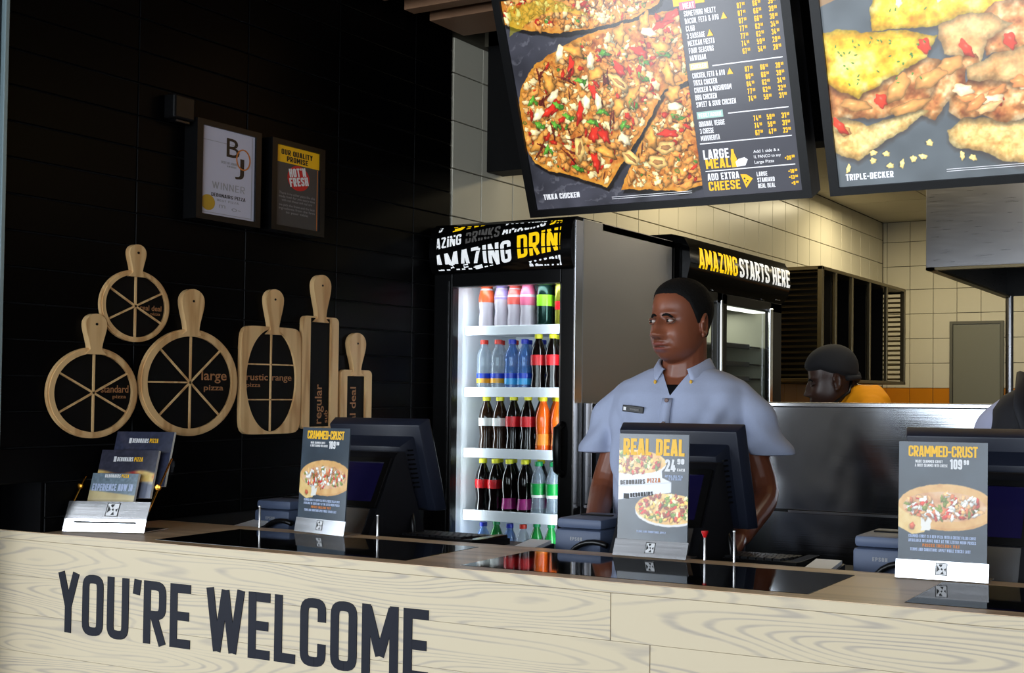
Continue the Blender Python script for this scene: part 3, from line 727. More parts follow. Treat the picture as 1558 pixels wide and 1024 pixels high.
# shelves
SH = [(1.645, 1.612), (1.424, 1.390), (1.205, 1.171), (.983, .946)]
for zt_, zb in SH:
    mb = MB(); fbox(mb, -2.572, FY0 + .105, zb, -2.118, FY0 + .117, zt_, .003); fbox(mb, -2.572, FY0 + .117, zb + .006, -2.118, FY0 + .45, zb + .014)
    mb.build('shelf', 'white_enamel', FR)
mb = MB(); fbox(mb, -2.136, FY0 + .05, .3, -2.128, FY0 + .058, 1.75); mb.build('light_strip', 'led', FR)
mb = MB(); fbox(mb, -2.50, FY0 + .06, 1.786, -2.16, FY0 + .08, 1.792); mb.build('light_strip', 'led', FR)
area('fridge_lamp', (-2.145, FY0 + .062, 1.2), (-2.35, FY0 + .25, 1.2), .02, 1.1, 1.5, (.88, .95, 1.0))
area('fridge_lamp', (-2.555, FY0 + .062, 1.2), (-2.35, FY0 + .25, 1.2), .02, 1.1, 1.5, (.88, .95, 1.0))
area('fridge_lamp', (-2.345, FY0 + .09, 1.785), (-2.345, FY0 + .2, 1.2), .38, .03, .35, (.92, .97, 1.0))

# ---- bottles
mat('pet_clear', (150, 165, 180), .10, spec=.8, alpha=.45); mat('pet_blue', (60, 110, 180), .10, spec=.8, alpha=.6)
mat('cola', (8, 4, 4), .08, spec=.6); mat('brown_cola', (44, 26, 14), .08, spec=.7); mat('orange_soda', (222, 92, 20), .10, spec=.6); mat('green_pet', (20, 130, 50), .1, spec=.6, alpha=.85)
mat('cap_yellow', (225, 220, 40), .35); mat('cap_red', (205, 48, 30), .35); mat('cap_blue', (24, 44, 170), .35); mat('cap_green', (20, 140, 80), .35); mat('cap_black', (20, 20, 22), .35)
mat('lab_red', (200, 22, 32), .35); mat('lab_white', (225, 225, 222), .35); mat('lab_purple', (150, 20, 110), .35); mat('lab_green', (10, 140, 60), .35); mat('lab_blue', (24, 60, 180), .35); mat('lab_gold', (222, 160, 40), .35); mat('lab_orange', (240, 140, 40), .35); mat('lab_cyan', (60, 160, 220), .35)
mat('milk_orange', (206, 84, 40), .3); mat('milk_lilac', (140, 128, 186), .3); mat('milk_coral', (200, 82, 72), .3); mat('milk_pink', (194, 90, 124), .3); mat('milk_white', (172, 166, 176), .3)
mat('can_green', (18, 50, 44), .18, .6); mat('can_lime', (130, 205, 40), .3); mat('can_yellow', (150, 148, 50), .18, .6); mat('can_steel', (200, 200, 205), .15, 1)
def bottle(name, kind, body, cap, bands, h=.205, r=.027, waist=True):
    """bands: (z0, z1, material) labels wrapped around the body; h is the whole height"""
    root = empty(name)
    k = h / .205
    if kind == 'soda': prof = [(.018, 0), (.026, .006), (.027, .03), (.0225, .062), (.0265, .095), (.0275, .125), (.024, .15), (.015, .176), (.0115, .185), (.0115, .192)]
    elif kind == 'water': prof = [(.020, 0), (.026, .005), (.0262, .10), (.0235, .112), (.0262, .124), (.0255, .145), (.020, .165), (.0125, .180), (.0115, .192)]
    elif kind == 'milk': prof = [(.022, 0), (.0265, .006), (.0265, .05), (.024, .075), (.0275, .11), (.0275, .135), (.022, .165), (.017, .178)]
    elif kind == 'can': prof = [(.022, 0), (.0262, .006), (.0265, .150), (.022, .162), (.021, .166)]
    prof = [(a * r / .027, z * k) for a, z in prof]
    mb = MB(); mb.lathe(prof, 18); mb.build('bottle_body' if kind != 'can' else 'can_body', body, root, smooth=True)
    def rad_at(z): return float(np.interp(z, [p[1] for p in prof], [p[0] for p in prof]))
    for z0, z1, m in bands:
        zz = [z0 + (z1 - z0) * i / 4 for i in range(5)]
        mb = MB(); mb.lathe([(rad_at(z) + .0006, z) for z in zz], 18, cap=False); mb.build('bottle_label', m, root, smooth='all')
    top = prof[-1][1]
    mb = MB()
    if kind == 'can': mb.lathe([(.0205 * r / .027, top), (.0205 * r / .027, top + .002), (.006, top + .0005)], 18)
    elif kind == 'milk': mb.lathe([(.0185 * r / .027, top - .002), (.0185 * r / .027, top + .018 * k), (.016 * r / .027, top + .02 * k)], 18)
    else: mb.lathe([(.0142, top - .002), (.0142, top + .012), (.0125, top + .014)], 18)
    mb.build('bottle_cap' if kind != 'can' else 'can_lid', cap, root, smooth=True)
    return root
kinds = {
 'milko': ('flavoured milk', lambda: bottle('milk_bottle', 'milk', 'milk_white', 'milk_orange', [(.105, .178, 'milk_orange')], .19, .0275)),
 'milkl': ('flavoured milk', lambda: bottle('milk_bottle', 'milk', 'milk_white', 'milk_lilac', [(.115, .178, 'milk_lilac')], .19, .0275)),
 'milkc': ('flavoured milk', lambda: bottle('milk_bottle', 'milk', 'milk_white', 'milk_coral', [(.095, .178, 'milk_coral')], .19, .0275)),
 'milkp': ('flavoured milk', lambda: bottle('milk_bottle', 'milk', 'milk_white', 'milk_pink', [(.090, .178, 'milk_pink')], .19, .0275)),
 'cang': ('', lambda: bottle('drink_can', 'can', 'can_green', 'can_steel', [(.085, .125, 'can_lime')], .205, .029)),
 'cany': ('', lambda: bottle('drink_can', 'can', 'can_yellow', 'can_steel', [(.07, .10, 'lab_red')], .205, .029)),
 'watr': ('', lambda: bottle('water_bottle', 'water', 'pet_clear', 'cap_red', [(.035, .052, 'lab_gold'), (.052, .070, 'lab_blue')], .19)),
 'watb': ('', lambda: bottle('water_bottle', 'water', 'pet_blue', 'cap_blue', [(.03, .052, 'lab_cyan'), (.052, .070, 'lab_blue')], .19)),
 'cola': ('', lambda: bottle('cola_bottle', 'soda', 'cola', 'cap_yellow', [(.098, .135, 'lab_red')], .208)),
 'brown': ('', lambda: bottle('cola_bottle', 'soda', 'brown_cola', 'cap_yellow', [(.100, .128, 'lab_white')], .205)),
 'orange': ('', lambda: bottle('soda_bottle', 'soda', 'orange_soda', 'cap_yellow', [(.035, .075, 'lab_orange')], .205)),
 'zero': ('', lambda: bottle('cola_bottle', 'soda', 'cola', 'cap_yellow', [(.100, .132, 'lab_red'), (.1, .132, 'lab_white')], .205)),
 'purple': ('', lambda: bottle('soda_bottle', 'soda', 'cola', 'cap_yellow', [(.03, .068, 'lab_purple')], .205)),
 'green': ('', lambda: bottle('soda_bottle', 'soda', 'pet_clear', 'cap_green', [(.085, .125, 'lab_green'), (.075, .085, 'lab_white')], .200)),
 'greenb': ('', lambda: bottle('soda_bottle', 'soda', 'green_pet', 'cap_green', [(.085, .12, 'lab_cyan')], .200)),
}
protos = {}
def put(kind, x, y, z, label, group, rx=0.0, sc=1.0):
    if kind not in protos: protos[kind] = kinds[kind][1](); o = protos[kind]
    else: o = copy_tree(protos[kind])
    o.location = (x, y, z); o.rotation_euler = (rx, 0, random.random() * .6); o.scale = (sc, sc, sc)
    tag(o, label, 'can' if kind.startswith('can') else 'bottle', group)
Yb = FY0 + .155
xs7 = [-2.514, -2.457, -2.404, -2.350, -2.291, -2.232, -2.174]
def zs(i): return SH[i][1] + .0145
topn = [('milko', 'flavoured milk bottle with orange shoulder, leftmost on the top fridge shelf'), ('milkl', 'flavoured milk bottle with lilac shoulder on the top fridge shelf'), ('milkc', 'flavoured milk bottle with coral shoulder on the top fridge shelf'), ('milkp', 'flavoured milk bottle with pink shoulder, beside the dark green can'), ('cang', 'dark green can with lime print on the top fridge shelf'), ('cany', 'olive yellow can at the right end of the top fridge shelf')]
for (k, lb), x in zip(topn, [-2.510, -2.452, -2.397, -2.338, -2.268, -2.196]):
    put(k, x, Yb + (.012 if k in ('milkl', 'milkc') else 0), zs(0), lb, 'drinks on the top fridge shelf')
sec = [('watr', 'clear water bottle with red cap, leftmost on the second fridge shelf'), ('watr', 'clear water bottle with red cap, second on the second fridge shelf'), ('watb', 'blue water bottle with blue cap beside the red-capped waters'), ('watb', 'blue water bottle with blue cap beside the colas on the second shelf'), ('cola', 'red-labelled cola bottle beside the blue waters on the second shelf'), ('cola', 'red-labelled cola bottle beside the orange soda on the second shelf'), ('orange', 'orange soda bottle at the right end of the second fridge shelf')]
for (k, lb), x in zip(sec, [-2.518, -2.458, -2.400, -2.348, -2.292, -2.234, -2.176]): put(k, x, Yb, zs(1), lb, 'drinks on the second fridge shelf')
thd = [('brown', 'brown root-coloured soda bottle, leftmost on the third fridge shelf'), ('brown', 'brown root-coloured soda bottle, second on the third fridge shelf'), ('cola', 'red-labelled cola bottle beside the brown bottles on the third shelf'), ('cola', 'red-labelled cola bottle beside the orange sodas on the third shelf'), ('orange', 'orange soda bottle beside the colas on the third fridge shelf'), ('orange', 'orange soda bottle at the right end of the third fridge shelf')]
for (k, lb), x in zip(thd, [-2.505, -2.448, -2.392, -2.332, -2.270, -2.208]): put(k, x, Yb, zs(2), lb, 'drinks on the third fridge shelf')
fth = [('zero', 'pale-labelled cola bottle, leftmost on the fourth fridge shelf'), ('zero', 'pale-labelled cola bottle, second on the fourth fridge shelf'), ('purple', 'grape soda bottle with purple label, left of its pair'), ('purple', 'grape soda bottle with purple label beside the green-labelled bottles'), ('green', 'clear soda bottle with green label beside the grape sodas'), ('green', 'clear soda bottle with green label, right one of the pair'), ('greenb', 'green plastic bottle at the right end of the fourth fridge shelf')]
for (k, lb), x in zip(fth, [-2.517, -2.464, -2.406, -2.342, -2.286, -2.226, -2.172]): put(k, x, Yb, zs(3), lb, 'drinks on the fourth fridge shelf')
# second rows, seen between and above the first
for i, row in enumerate((['milkp', 'milkc', 'milko', 'milkl', 'cang', 'cany'], ['watr', 'watr', 'watb', 'watb', 'cola', 'cola'], ['brown', 'brown', 'cola', 'cola', 'orange', 'orange'], ['zero', 'zero', 'purple', 'purple', 'green', 'green'])):
    for j, k in enumerate(row):
        put(k, -2.492 + .058 * j, Yb + .075, zs(i), '%s in the back row of the %s fridge shelf, %s from left' % ({'milkp': 'pink-topped milk bottle', 'milkc': 'coral-topped milk bottle', 'milko': 'orange-topped milk bottle', 'milkl': 'lilac-topped milk bottle', 'cang': 'dark green can', 'cany': 'olive can', 'watr': 'red-capped water bottle', 'watb': 'blue-capped water bottle', 'cola': 'red-labelled cola bottle', 'brown': 'brown soda bottle', 'orange': 'orange soda bottle', 'zero': 'pale-labelled cola bottle', 'purple': 'purple-labelled bottle', 'green': 'green-labelled clear bottle'}[k], ['top', 'second', 'third', 'fourth'][i], ['first', 'second', 'third', 'fourth', 'fifth', 'sixth'][j]), 'second row of the %s fridge shelf' % ['top', 'second', 'third', 'fourth'][i])
mb = MB(); fbox(mb, -2.572, FY0 + .07, .752, -2.118, FY0 + .45, .760); fbox(mb, -2.572, FY0 + .07, .73, -2.118, FY0 + .08, .765); mb.build('shelf', 'white_enamel', FR)
low = [('watb', -2.50, 'blue-capped bottle, leftmost on the lowest visible fridge shelf'), ('greenb', -2.445, 'green bottle between the blue caps on the lowest visible shelf'), ('watb', -2.39, 'blue-capped bottle in the middle of the lowest visible shelf'), ('watr', -2.335, 'red-capped bottle on the lowest visible fridge shelf'), ('greenb', -2.28, 'green bottle right of the red cap on the lowest visible shelf'), ('greenb', -2.222, 'green bottle at the right end of the lowest visible shelf')]
for k, x, lb in low: put(k, x, Yb - .02, .7605, lb, 'drinks on the lowest visible fridge shelf', 0, .93)

# ------------------------------------------------------------------ second fridge, facing the kitchen side
F2 = empty('display_fridge', (-2.05, 4.80, 0)); tag(F2, 'two-door black display fridge with AMAZING STARTS HERE header', 'fridge')
mb = MB(); mb.box(-.59, 0, 0, -.55, 1.20, 1.84); mb.box(-.59, 0, 0, -.03, .03, 1.84); mb.box(-.59, 1.17, 0, -.03, 1.20, 1.84); mb.box(-.59, 0, 0, -.03, 1.20, .12); mb.box(-.59, 0, 1.80, -.03, 1.2, 1.84); mb.build('cabinet', 'black_satin', F2)
mb = MB(); mb.box(-.549, .032, .12, -.54, 1.168, 1.80); mb.box(-.54, .031, .12, -.03, .04, 1.80); mb.box(-.54, 1.160, .12, -.03, 1.169, 1.80); mb.build('liner', mat('liner_cream', (176, 176, 152), .5), F2)
for k, (a, b) in enumerate(((.0, .435), (.445, 1.20))):
    d = empty('door', (0, 0, 0), parent=F2); mb = MB(); fw = .055 if k else .05
    mb.box(-.028, a, .12, 0, a + fw, 1.83, .003); mb.box(-.028, b - (.15 if k else fw), .12, 0, b, 1.83, .003); mb.box(-.028, a, 1.785, 0, b, 1.83, .003); mb.box(-.028, a, .12, 0, b, .18, .003); mb.build('door_frame', 'black_satin', d)
    mb = MB(); mb.box(-.016, a + fw, .18, -.010, b - (.15 if k else fw), 1.785); mb.build('pane', 'pane', d)
    mb = MB(); mb.box(0.0, b - (.19 if k else .03), 1.0, .012, b - (.15 if k else .01), 1.80, .003); mb.build('door_handle', 'chrome', d)
for z in (1.62, 1.54, 1.475, 1.40):
    mb = MB(); mb.box(-.50, .04, z - .004, -.06, 1.16, z + .004); mb.build('shelf', 'chrome', F2)
    mb = MB(); mb.box(-.058, .50, z - .011, -.045, .90, z + .011, .003); mb.build('shelf_edge', 'black_plastic', F2)
mb = MB(); mb.box(-.05, .22, .2, -.035, .30, 1.78); mb.build('light_strip', mat('led_soft', (255, 255, 250), .4, emit=(250, 250, 240), es=1.6), F2)
mb = MB(); mb.box(-.12, .06, 1.785, -.06, 1.14, 1.797); mb.build('light_strip', MATS['led_soft'], F2)
area('display_fridge_lamp', (-2.36, 5.4, 1.79), (-2.36, 5.4, 1.0), .3, .8, 2.2, (1, 1, .92))
mb = MB(); prof = [(-.28, 1.832), (.0, 1.832), (.028, 1.86), (.042, 1.92), (.036, 1.98), (.012, 2.022), (-.04, 2.035), (-.28, 2.035)]
mb.prism(prof, -1.205, .005, ((0, 0, 0), (1, 0, 0), (0, 0, 1)))
mb.build('header', 'black_gloss', F2, smooth=True)
mb = MB(); mb.box(.002, 1.08, 1.842, .014, 1.14, 1.856, .001); mb.build('name_plate', 'chrome', F2)
p1, _ = words('AMAZING', .082, .16, .08, .425, .085, 1.905); p2, _ = words('STARTS HERE', .082, .16, .08, .66, .535, 1.905)
prz = [1.832, 1.86, 1.92, 1.98, 2.022]; prx = [0, .028, .042, .036, .012]
for P, m in ((p1, gy), (p2, gw)):
    mb = MB()
    for p in P:
        for lo, hi in ((1.86, 1.92), (1.92, 1.95), (1.95, 1.98), (1.98, 2.02)):
            q = clip_poly(p, -1, lo, 3, hi)
            if len(q) > 2:
                a = sum(q[i][0] * q[(i + 1) % len(q)][1] - q[(i + 1) % len(q)][0] * q[i][1] for i in range(len(q)))
                if a < 0: q = q[::-1]
                mb.add([(float(np.interp(v, prz, prx)) + .0012, u, v) for u, v in q], [tuple(range(len(q)))], m)
    mb.build('header_lettering', None, F2)

# ------------------------------------------------------------------ louvred plate rack on the kitchen wall
RK = empty('louvred_rack', (-2.65, 7.12, 1.478)); tag(RK, 'wall-mounted stainless rack with louvred ends and upright bars', 'rack')
L_, H_, D_ = 1.84, .64, .45
mb = MB()
for y in (0, L_ - .03):
    mb.box(D_ - .03, y, 0, D_, y + .03, H_, .003); mb.box(0, y, 0, .03, y + .03, H_, .003)
mb.box(0, 0, H_ - .02, D_, L_, H_, .002); mb.box(0, 0, 0, D_, L_, .02, .002)
mb.build('frame', 'steel_rack', RK)
for y in (0.006, L_ - .024):
    for k in range(19):
        z = .03 + k * .032; mb = MB(); T = Matrix.Translation((0, y, z)) @ Matrix.Rotation(rad(32), 4, 'X')
        mb.box(.03, 0, 0, D_ - .03, .020, .004, 0, None, T); mb.build('louvre', 'steel_rack', RK)
for k in range(19):
    z = .03 + k * .032; mb = MB(); T = Matrix.Translation((.004, 0, z)) @ Matrix.Rotation(rad(-32), 4, 'Y')
    mb.box(0, .03, 0, .022, L_ - .03, .004, 0, None, T); mb.build('louvre', mat('rack_back', (70, 62, 46), .45, .7), RK)
for y in (.255, .585, .965, 1.365):
    mb = MB(); mb.box(D_ - .022, y, .02, D_ - .002, y + .028, H_ - .02, .003); mb.build('upright', 'steel_rack', RK)
for y in (.42, .78, 1.16, 1.56):
    mb = MB(); mb.box(.03, y, .02, D_ - .08, y + .01, H_ - .02); mb.build('divider', 'black_satin', RK)
# ------------------------------------------------------------------ extraction hood
HD = empty('extraction_hood', (-1.448, 6.27, 2.0)); tag(HD, 'big brushed steel extraction hood hanging over the kitchen line', 'hood')
mb = MB(); mb.box(0, 0, 0, 2.6, .015, .72, .002); mb.build('front_panel', 'steel_h', HD)
for x_ in (0, 2.585):
    mb = MB(); mb.box(x_, .015, 0, x_ + .015, 2.0, .72); mb.build('side_panel', 'steel_h', HD)
mb = MB(); mb.box(.015, .015, .30, 2.585, 2.0, .32); mb.box(.015, 1.985, 0, 2.585, 2.0, .72); mb.build('inner_plenum', 'black_satin', HD)
mb = MB(); mb.box(0, 0, -.012, 2.6, .04, .0); mb.box(0, 0, -.012, .04, 2.0, 0); mb.build('grease_gutter', 'steel_rack', HD)
for k in range(4):
    mb = MB(); mb.box(.1 + .62 * k, .3, .285, .66 + .62 * k, 1.2, .299); mb.build('filter', 'steel_rack', HD)
mb = MB(); mb.lathe([(.022, 0), (.022, 2.0)], 16, T=Matrix.Translation((-1.415, 8.24, 0)))
tag(mb.build('steel_post', 'steel_h', smooth=True), 'slim steel post rising to the far corner of the hood', 'post')

# ------------------------------------------------------------------ menu boards
TH = rad(22); U_ = Vector((1, 0, 0)); V_ = Vector((0, -math.sin(TH), math.cos(TH)))
def board_shell(name, X, wd, label):
    r = empty(name, (X, 3.88, 2.0)); tag(r, label, 'menu board', 'menu boards hung over the counter')
    fr = ((0, 0, 0), U_, V_); hh = .735
    mb = MB(); out = rect(0, 0, wd, hh); inn = rect(.028, .024, wd - .028, hh - .020); mb.ringprism(out, inn, -.05, .012, fr); mb.build('frame', 'black_satin', r)
    mb = MB(); mb.prism(rect(.001, .001, wd - .001, hh - .001), -.08, -.003, fr); mb.build('housing', 'black_plastic', r)
    for x in (.2, wd - .25):
        mb = MB(); mb.box(x, .06, .42, x + .05, .42, .46, .003); mb.build('bracket', 'black_satin', r)
    return r, fr
B1, fr = board_shell('menu_board', -2.204, .975, 'backlit menu board with a large pizza photo and a price list')
pm = print_mat('backlit_print', .62, .22)
c = Canvas(.60, .69, 470, 540, (60, 60, 68), 3)
c.X += .028; c.Y += .024
st = smooth_noise(c.ny, c.nx, 60, c.rng, 2); c.img *= (.75 + .6 * st)[..., None]
# slate streaks behind the pizza
sk = np.sin((c.Y - c.X * .35) * 150 + c.n1 * 5 + c.n2 * 9) * np.clip(c.n2 * 3 - 1, 0, 1); c.img += (np.clip(sk, .4, 1) - .4)[..., None] * 46 * (c.X < .35)[..., None]
PZ = [(0.032, 0.401), (0.062, 0.452), (0.119, 0.505), (0.194, 0.536), (0.234, 0.551), (0.304, 0.571), (0.37, 0.578), (0.47, 0.590), (0.542, 0.603), (0.66, 0.61), (0.66, 0.40), (0.546, 0.372), (0.447, 0.245), (0.33, 0.114), (0.299, 0.082), (0.239, 0.107), (0.168, 0.134), (0.095, 0.153), (0.047, 0.185), (0.03, 0.222), (0.024, 0.306)]
PT = [(0.022, 0.683), (0.024, 0.64), (0.11, 0.609), (0.219, 0.588), (0.343, 0.588), (0.473, 0.599), (0.568, 0.633), (0.60, 0.68), (0.60, .76), (0.02, 0.76)]
S2 = [(0.533, 0.353), (0.66, 0.385), (0.66, 0.069), (0.565, 0.050), (0.346, 0.072), (0.395, 0.149), (0.453, 0.238)]
c.w, c.h = .60, .69
def shift(P): return [(x, y) for x, y in P]
_b = c.blob
def blob_off(cx, cy, *a, **k):
    c.X -= .028; c.Y -= .024; _b(cx - .028, cy - .024, *a, **k); c.X += .028; c.Y += .024
c.blob = blob_off
def pz(P, seed, n, sc):
    m_, sd = c.mask(P, .006)
    # shadow under the printed pizza, painted as a dark offset copy of its outline
    m2, _ = c.mask([(x + .004, y - .014) for x, y in P], .006, 4); c.fill(m2 * .8, (20, 16, 14))
    xs0, ys0 = c.X.copy(), c.Y.copy(); c.X = c.X - .028; c.Y = c.Y - .024
    rngs = np.random.default_rng(seed); c.blob = _b; pizza_top(c, m_, sd, seed, n, sc); c.blob = blob_off; c.X, c.Y = xs0, ys0
pz(PT, 5, 420, .015)
c.fill(c.mask([(.04, .60), (.10, .63), (.2, .66), (.36, .62), (.2, .70), (.05, .69)], .01)[0] * .45, (190, 175, 30))
pz(S2, 12, 280, .016); pz(PZ, 11, 900, .0165)
for x, y in [(0.238, 0.475), (0.405, 0.452), (0.571, 0.57), (0.602, 0.591), (0.159, 0.36), (0.134, 0.349), (0.306, 0.385), (0.243, 0.328), (0.282, 0.257), (0.318, 0.25), (0.273, 0.166), (0.483, 0.497), (0.538, 0.236)]: c.blob(x, y, .028, .013, x * 7 - .5, (196, 44, 28), .45, .4, .5)
for x, y in [(0.151, 0.435), (0.259, 0.528), (0.384, 0.337), (0.315, 0.197), (0.553, 0.498), (0.566, 0.414), (0.432, 0.365), (0.571, 0.356), (0.479, 0.222), (0.325, 0.448), (0.074, 0.246), (0.423, 0.558), (0.511, 0.578)]: c.blob(x, y, .028, .020, x * 9, (206, 142, 62), .55, .18, .5)
for x, y in [(0.207, 0.528), (0.31, 0.489), (0.277, 0.427), (0.094, 0.34), (0.158, 0.394), (0.315, 0.357), (0.52, 0.552), (0.387, 0.231), (0.572, 0.317), (0.272, 0.362)]: c.blob(x, y, .024, .013, x * 5, (244, 224, 180), .35, .4, .3, dark=.2)
for x, y in [(0.118, 0.459), (0.117, 0.378), (0.213, 0.441), (0.35, 0.426), (0.211, 0.24), (0.078, 0.224), (0.348, 0.294), (0.136, 0.281), (0.18, 0.195)]: c.blob(x, y, .020, .004, x * 13, (96, 34, 24), .2, .3, .9); c.blob(x + .012, y + .012, .014, .004, x * 31, (96, 34, 24), .2, .3, .9)
for x, y in [(0.397, 0.411), (0.488, 0.148), (0.222, 0.215), (0.523, 0.192), (0.398, 0.169)]: c.blob(x, y, .036, .018, x * 6, (224, 182, 108), .45, .25, .3); c.blob(x, y, .020, .007, x * 6, (160, 112, 64), .2, .1, .3, dark=.1)
for x, y in [(0.358, 0.509), (0.263, 0.432), (0.076, 0.386), (0.167, 0.363), (0.282, 0.297), (0.197, 0.323), (0.087, 0.306), (0.202, 0.152), (0.428, 0.339), (0.388, 0.277), (0.485, 0.468), (0.557, 0.482), (0.573, 0.285), (0.477, 0.418), (0.321, 0.327), (0.147, 0.3), (0.101, 0.222)]: c.blob(x, y, .014, .009, x * 11, (88, 148, 48), .45, .4, .5, kind='ring' if x > .4 else None); c.blob(x + .016, y - .007, .009, .006, x * 17, (64, 116, 34), .4, .3, .5)
c.X -= .028; c.Y -= .024
c.mesh('photo', ((.028 * 1, 0, 0) , U_, V_), pm, B1, 0); pho = bpy.data.objects['photo']; pho.location = V_ * .024 - U_ * 0 + U_.cross(V_) * .001
mb = MB()
c2 = Canvas(.975 - .028 - .626, .69, 40, 80, (70, 70, 78), 9)
o2 = c2.mesh('price_panel', ((.626, 0, 0), U_, V_), pm, B1, 0); o2.location = V_ * .024 + U_.cross(V_) * .001
bw, by = glow('board_white', (226, 226, 230), .75), glow('board_yellow', (240, 186, 40), .75)
bt, bc, br_ = glow('board_mint', (160, 196, 186), .6), glow('board_cream', (214, 196, 140), .6), glow('board_pink', (214, 120, 140), .6)
W = []; Yl = []; 
x0 = .644
def ln(text, y, wd=None, h=.0165, out=W, x=x0, t=.17): p, w_ = words(text, h, t, .08, wd, x, y); out.extend(p); return w_
rowsA = ['SOMETHING MEATY', 'BACON, FETA & AVO', 'CLUB', '3 SAUSAGE', 'MEXICAN FIESTA', 'FOUR SEASONS', 'HAWAIIAN']
wA = [.102, .108, .029, .058, .086, .080, .052]
tri = lambda x, y: [(x, y), (x + .020, y), (x + .010, y + .020)]
for k, (s_, w_) in enumerate(zip(rowsA, wA)):
    y = .5815 - .0222 * k; ln(s_, y, w_)
    if k in (1, 3): Yl.append(tri(x0 + w_ + .006, y))
    for j, (x, pr) in enumerate(((.812, ['87', '87', '87', '77', '77', '74', '67'][k]), (.860, ['66', '66', '66', '62', '62', '59', '54'][k]), (.907, ['39', '39', '39', '34', '34', '29', '28'][k]))):
        ln(pr, y + .001, .0145, .0165, Yl, x, .2); ln('90', y + .008, .008, .009, Yl, x + .0165, .2)
rowsB = [('CHICKEN, FETA & AVO', .105), ('TIKKA CHICKEN', .077), ('CHICKEN & MUSHROOM', .120), ('BBQ CHICKEN', .070), ('SWEET & SOUR CHICKEN', .128)]
for k, (s_, w_) in enumerate(rowsB):
    y = .395 - .0222 * k; ln(s_, y, w_)
    if k == 0: Yl.append(tri(x0 + w_ + .006, y))
    for x, pr in ((.812, ['87', '86', '84', '77', '74'][k]), (.860, ['66', '66', '62', '62', '59'][k]), (.907, ['39', '39', '34', '32', '31'][k])):
        ln(pr, y + .001, .0145, .0165, Yl, x, .2); ln('90', y + .008, .008, .009, Yl, x + .0165, .2)
for k, (s_, w_) in enumerate([('ORIGINAL VEGGIE', .084), ('3 CHEESE', .045), ('MARGHERITA', .062)]):
    y = .246 - .0222 * k; ln(s_, y, w_)
    for x, pr in ((.820, ['74', '74', '67'][k]), (.862, ['59', '59', '47'][k]), (.907, ['31', '31', '23'][k])):
        ln(pr, y + .001, .0145, .0165, Yl, x, .2); ln('90', y + .008, .008, .009, Yl, x + .0165, .2)
ln('MEAT', .604, .036, .0175, W); 
for y, xa in ((.4265, .712), (.279, .742), (.193, x0 - .006), (.1055, x0)): W.append(rect(xa, y - .0016, .932, y + .0016))
ln('LARGE', .143, .084, .0300, W, x0, .17); ln('MEAL', .113, .082, .0300, Yl, x0 + .004, .17)
ln('ADD EXTRA', .076, .104, .0220, W, x0 + .004, .17); ln('CHEESE', .043, .104, .0290, Yl, x0 + .004, .17)
for k, s_ in enumerate(('Add 1 side & a', '1L PANCO to any', 'Large Pizza')):
    W.extend(ftext(s_, .013, [.082, .085, .062][k], .806, .150 - .0165 * k, .012))
ln('+26', .120, .020, .013, Yl, .902, .22); ln('90', .126, .009, .008, Yl, .924, .22)
for k, (s_, w_) in enumerate((('LARGE', .034), ('STANDARD', .055), ('REAL DEAL', .055))):
    ln(s_, .077 - .0185 * k, w_, .0140, W, .808); ln(['+18', '+13', '+9'][k], .079 - .0185 * k, [.018, .018, .012][k], .012, Yl, .908 + (.006 if k == 2 else 0), .22); ln('90', .084 - .0185 * k, .008, .007, Yl, .928, .22)
Yl.append([(.733, .112), (.750, .112), (.751, .138), (.745, .155), (.744, .168), (.736, .168), (.735, .155), (.731, .138)])
W.append([(.748, .112), (.776, .114), (.786, .132), (.776, .140), (.756, .136), (.746, .128)])
Yl.append([(.756, .088), (.776, .086), (.794, .072), (.770, .044)])
tags = [(rect(x0 - .012, .602, x0 + .040, .625), br_), (rect(x0 - .005, .420, x0 + .055, .441), bc), (rect(x0 - .003, .270, x0 + .082, .292), bt), (rect(x0 - .030, .615, x0 + .07, .645), by), ]
flat('lettering', [([p for p, m in tags if m is by], by)] + [([p], m) for p, m in tags if m is not by], ((0, 0, 0), U_, V_), B1, .0020)
hb = []; hb.extend(words('CHICKEN', .013, .16, .08, .050, x0, .424)[0]); hb.extend(words('VEGETARIAN', .013, .16, .08, .074, x0 + .002, .2745)[0])
p, _ = words('TIKKA CHICKEN', .0185, .18, .08, .135, .060, .056); W.extend(p)
W += [rect(.31, .047, .590, .0485), rect(.31, .041, .590, .0425)]
dk = glow('board_dark', (60, 60, 62), .3)
sl = [circ(.768, .074, .003, n=10), circ(.777, .066, .003, n=10), circ(.772, .060, .0025, n=10)]
flat('lettering', [(W, bw), (Yl, by)], ((0, 0, 0), U_, V_), B1, .0026); flat('lettering', [(hb, bw), (sl, dk)], ((0, 0, 0), U_, V_), B1, .0032)
W = []
B2, fr = board_shell('menu_board', -1.174, .975, 'backlit menu board showing toasted layered sandwiches')
c = Canvas(.919, .69, 560, 420, (78, 86, 92), 21)
c.X += .028; c.Y += .024
c.img *= (.7 + .6 * smooth_noise(c.ny, c.nx, 80, c.rng, 3))[..., None]
TO = c.ramp(c.n1 * .95 + c.n3 * .22 - .10, [(176, 100, 16), (226, 150, 20), (246, 196, 42), (252, 226, 120), (255, 246, 205)])
TOP2 = c.ramp(c.n2 * .95 + c.n3 * .2 - .08, [(150, 92, 40), (206, 150, 84), (234, 190, 120), (250, 226, 170)])
FI = c.ramp(c.n3 * .6 + c.n1 * .5 - .05, [(84, 34, 18), (160, 74, 34), (206, 130, 64), (240, 200, 140), (250, 226, 190)])
CR = c.ramp(c.n1 * .75 + c.n4 * .28 + .02, [(170, 106, 40), (222, 168, 84), (246, 212, 132), (252, 236, 184)])
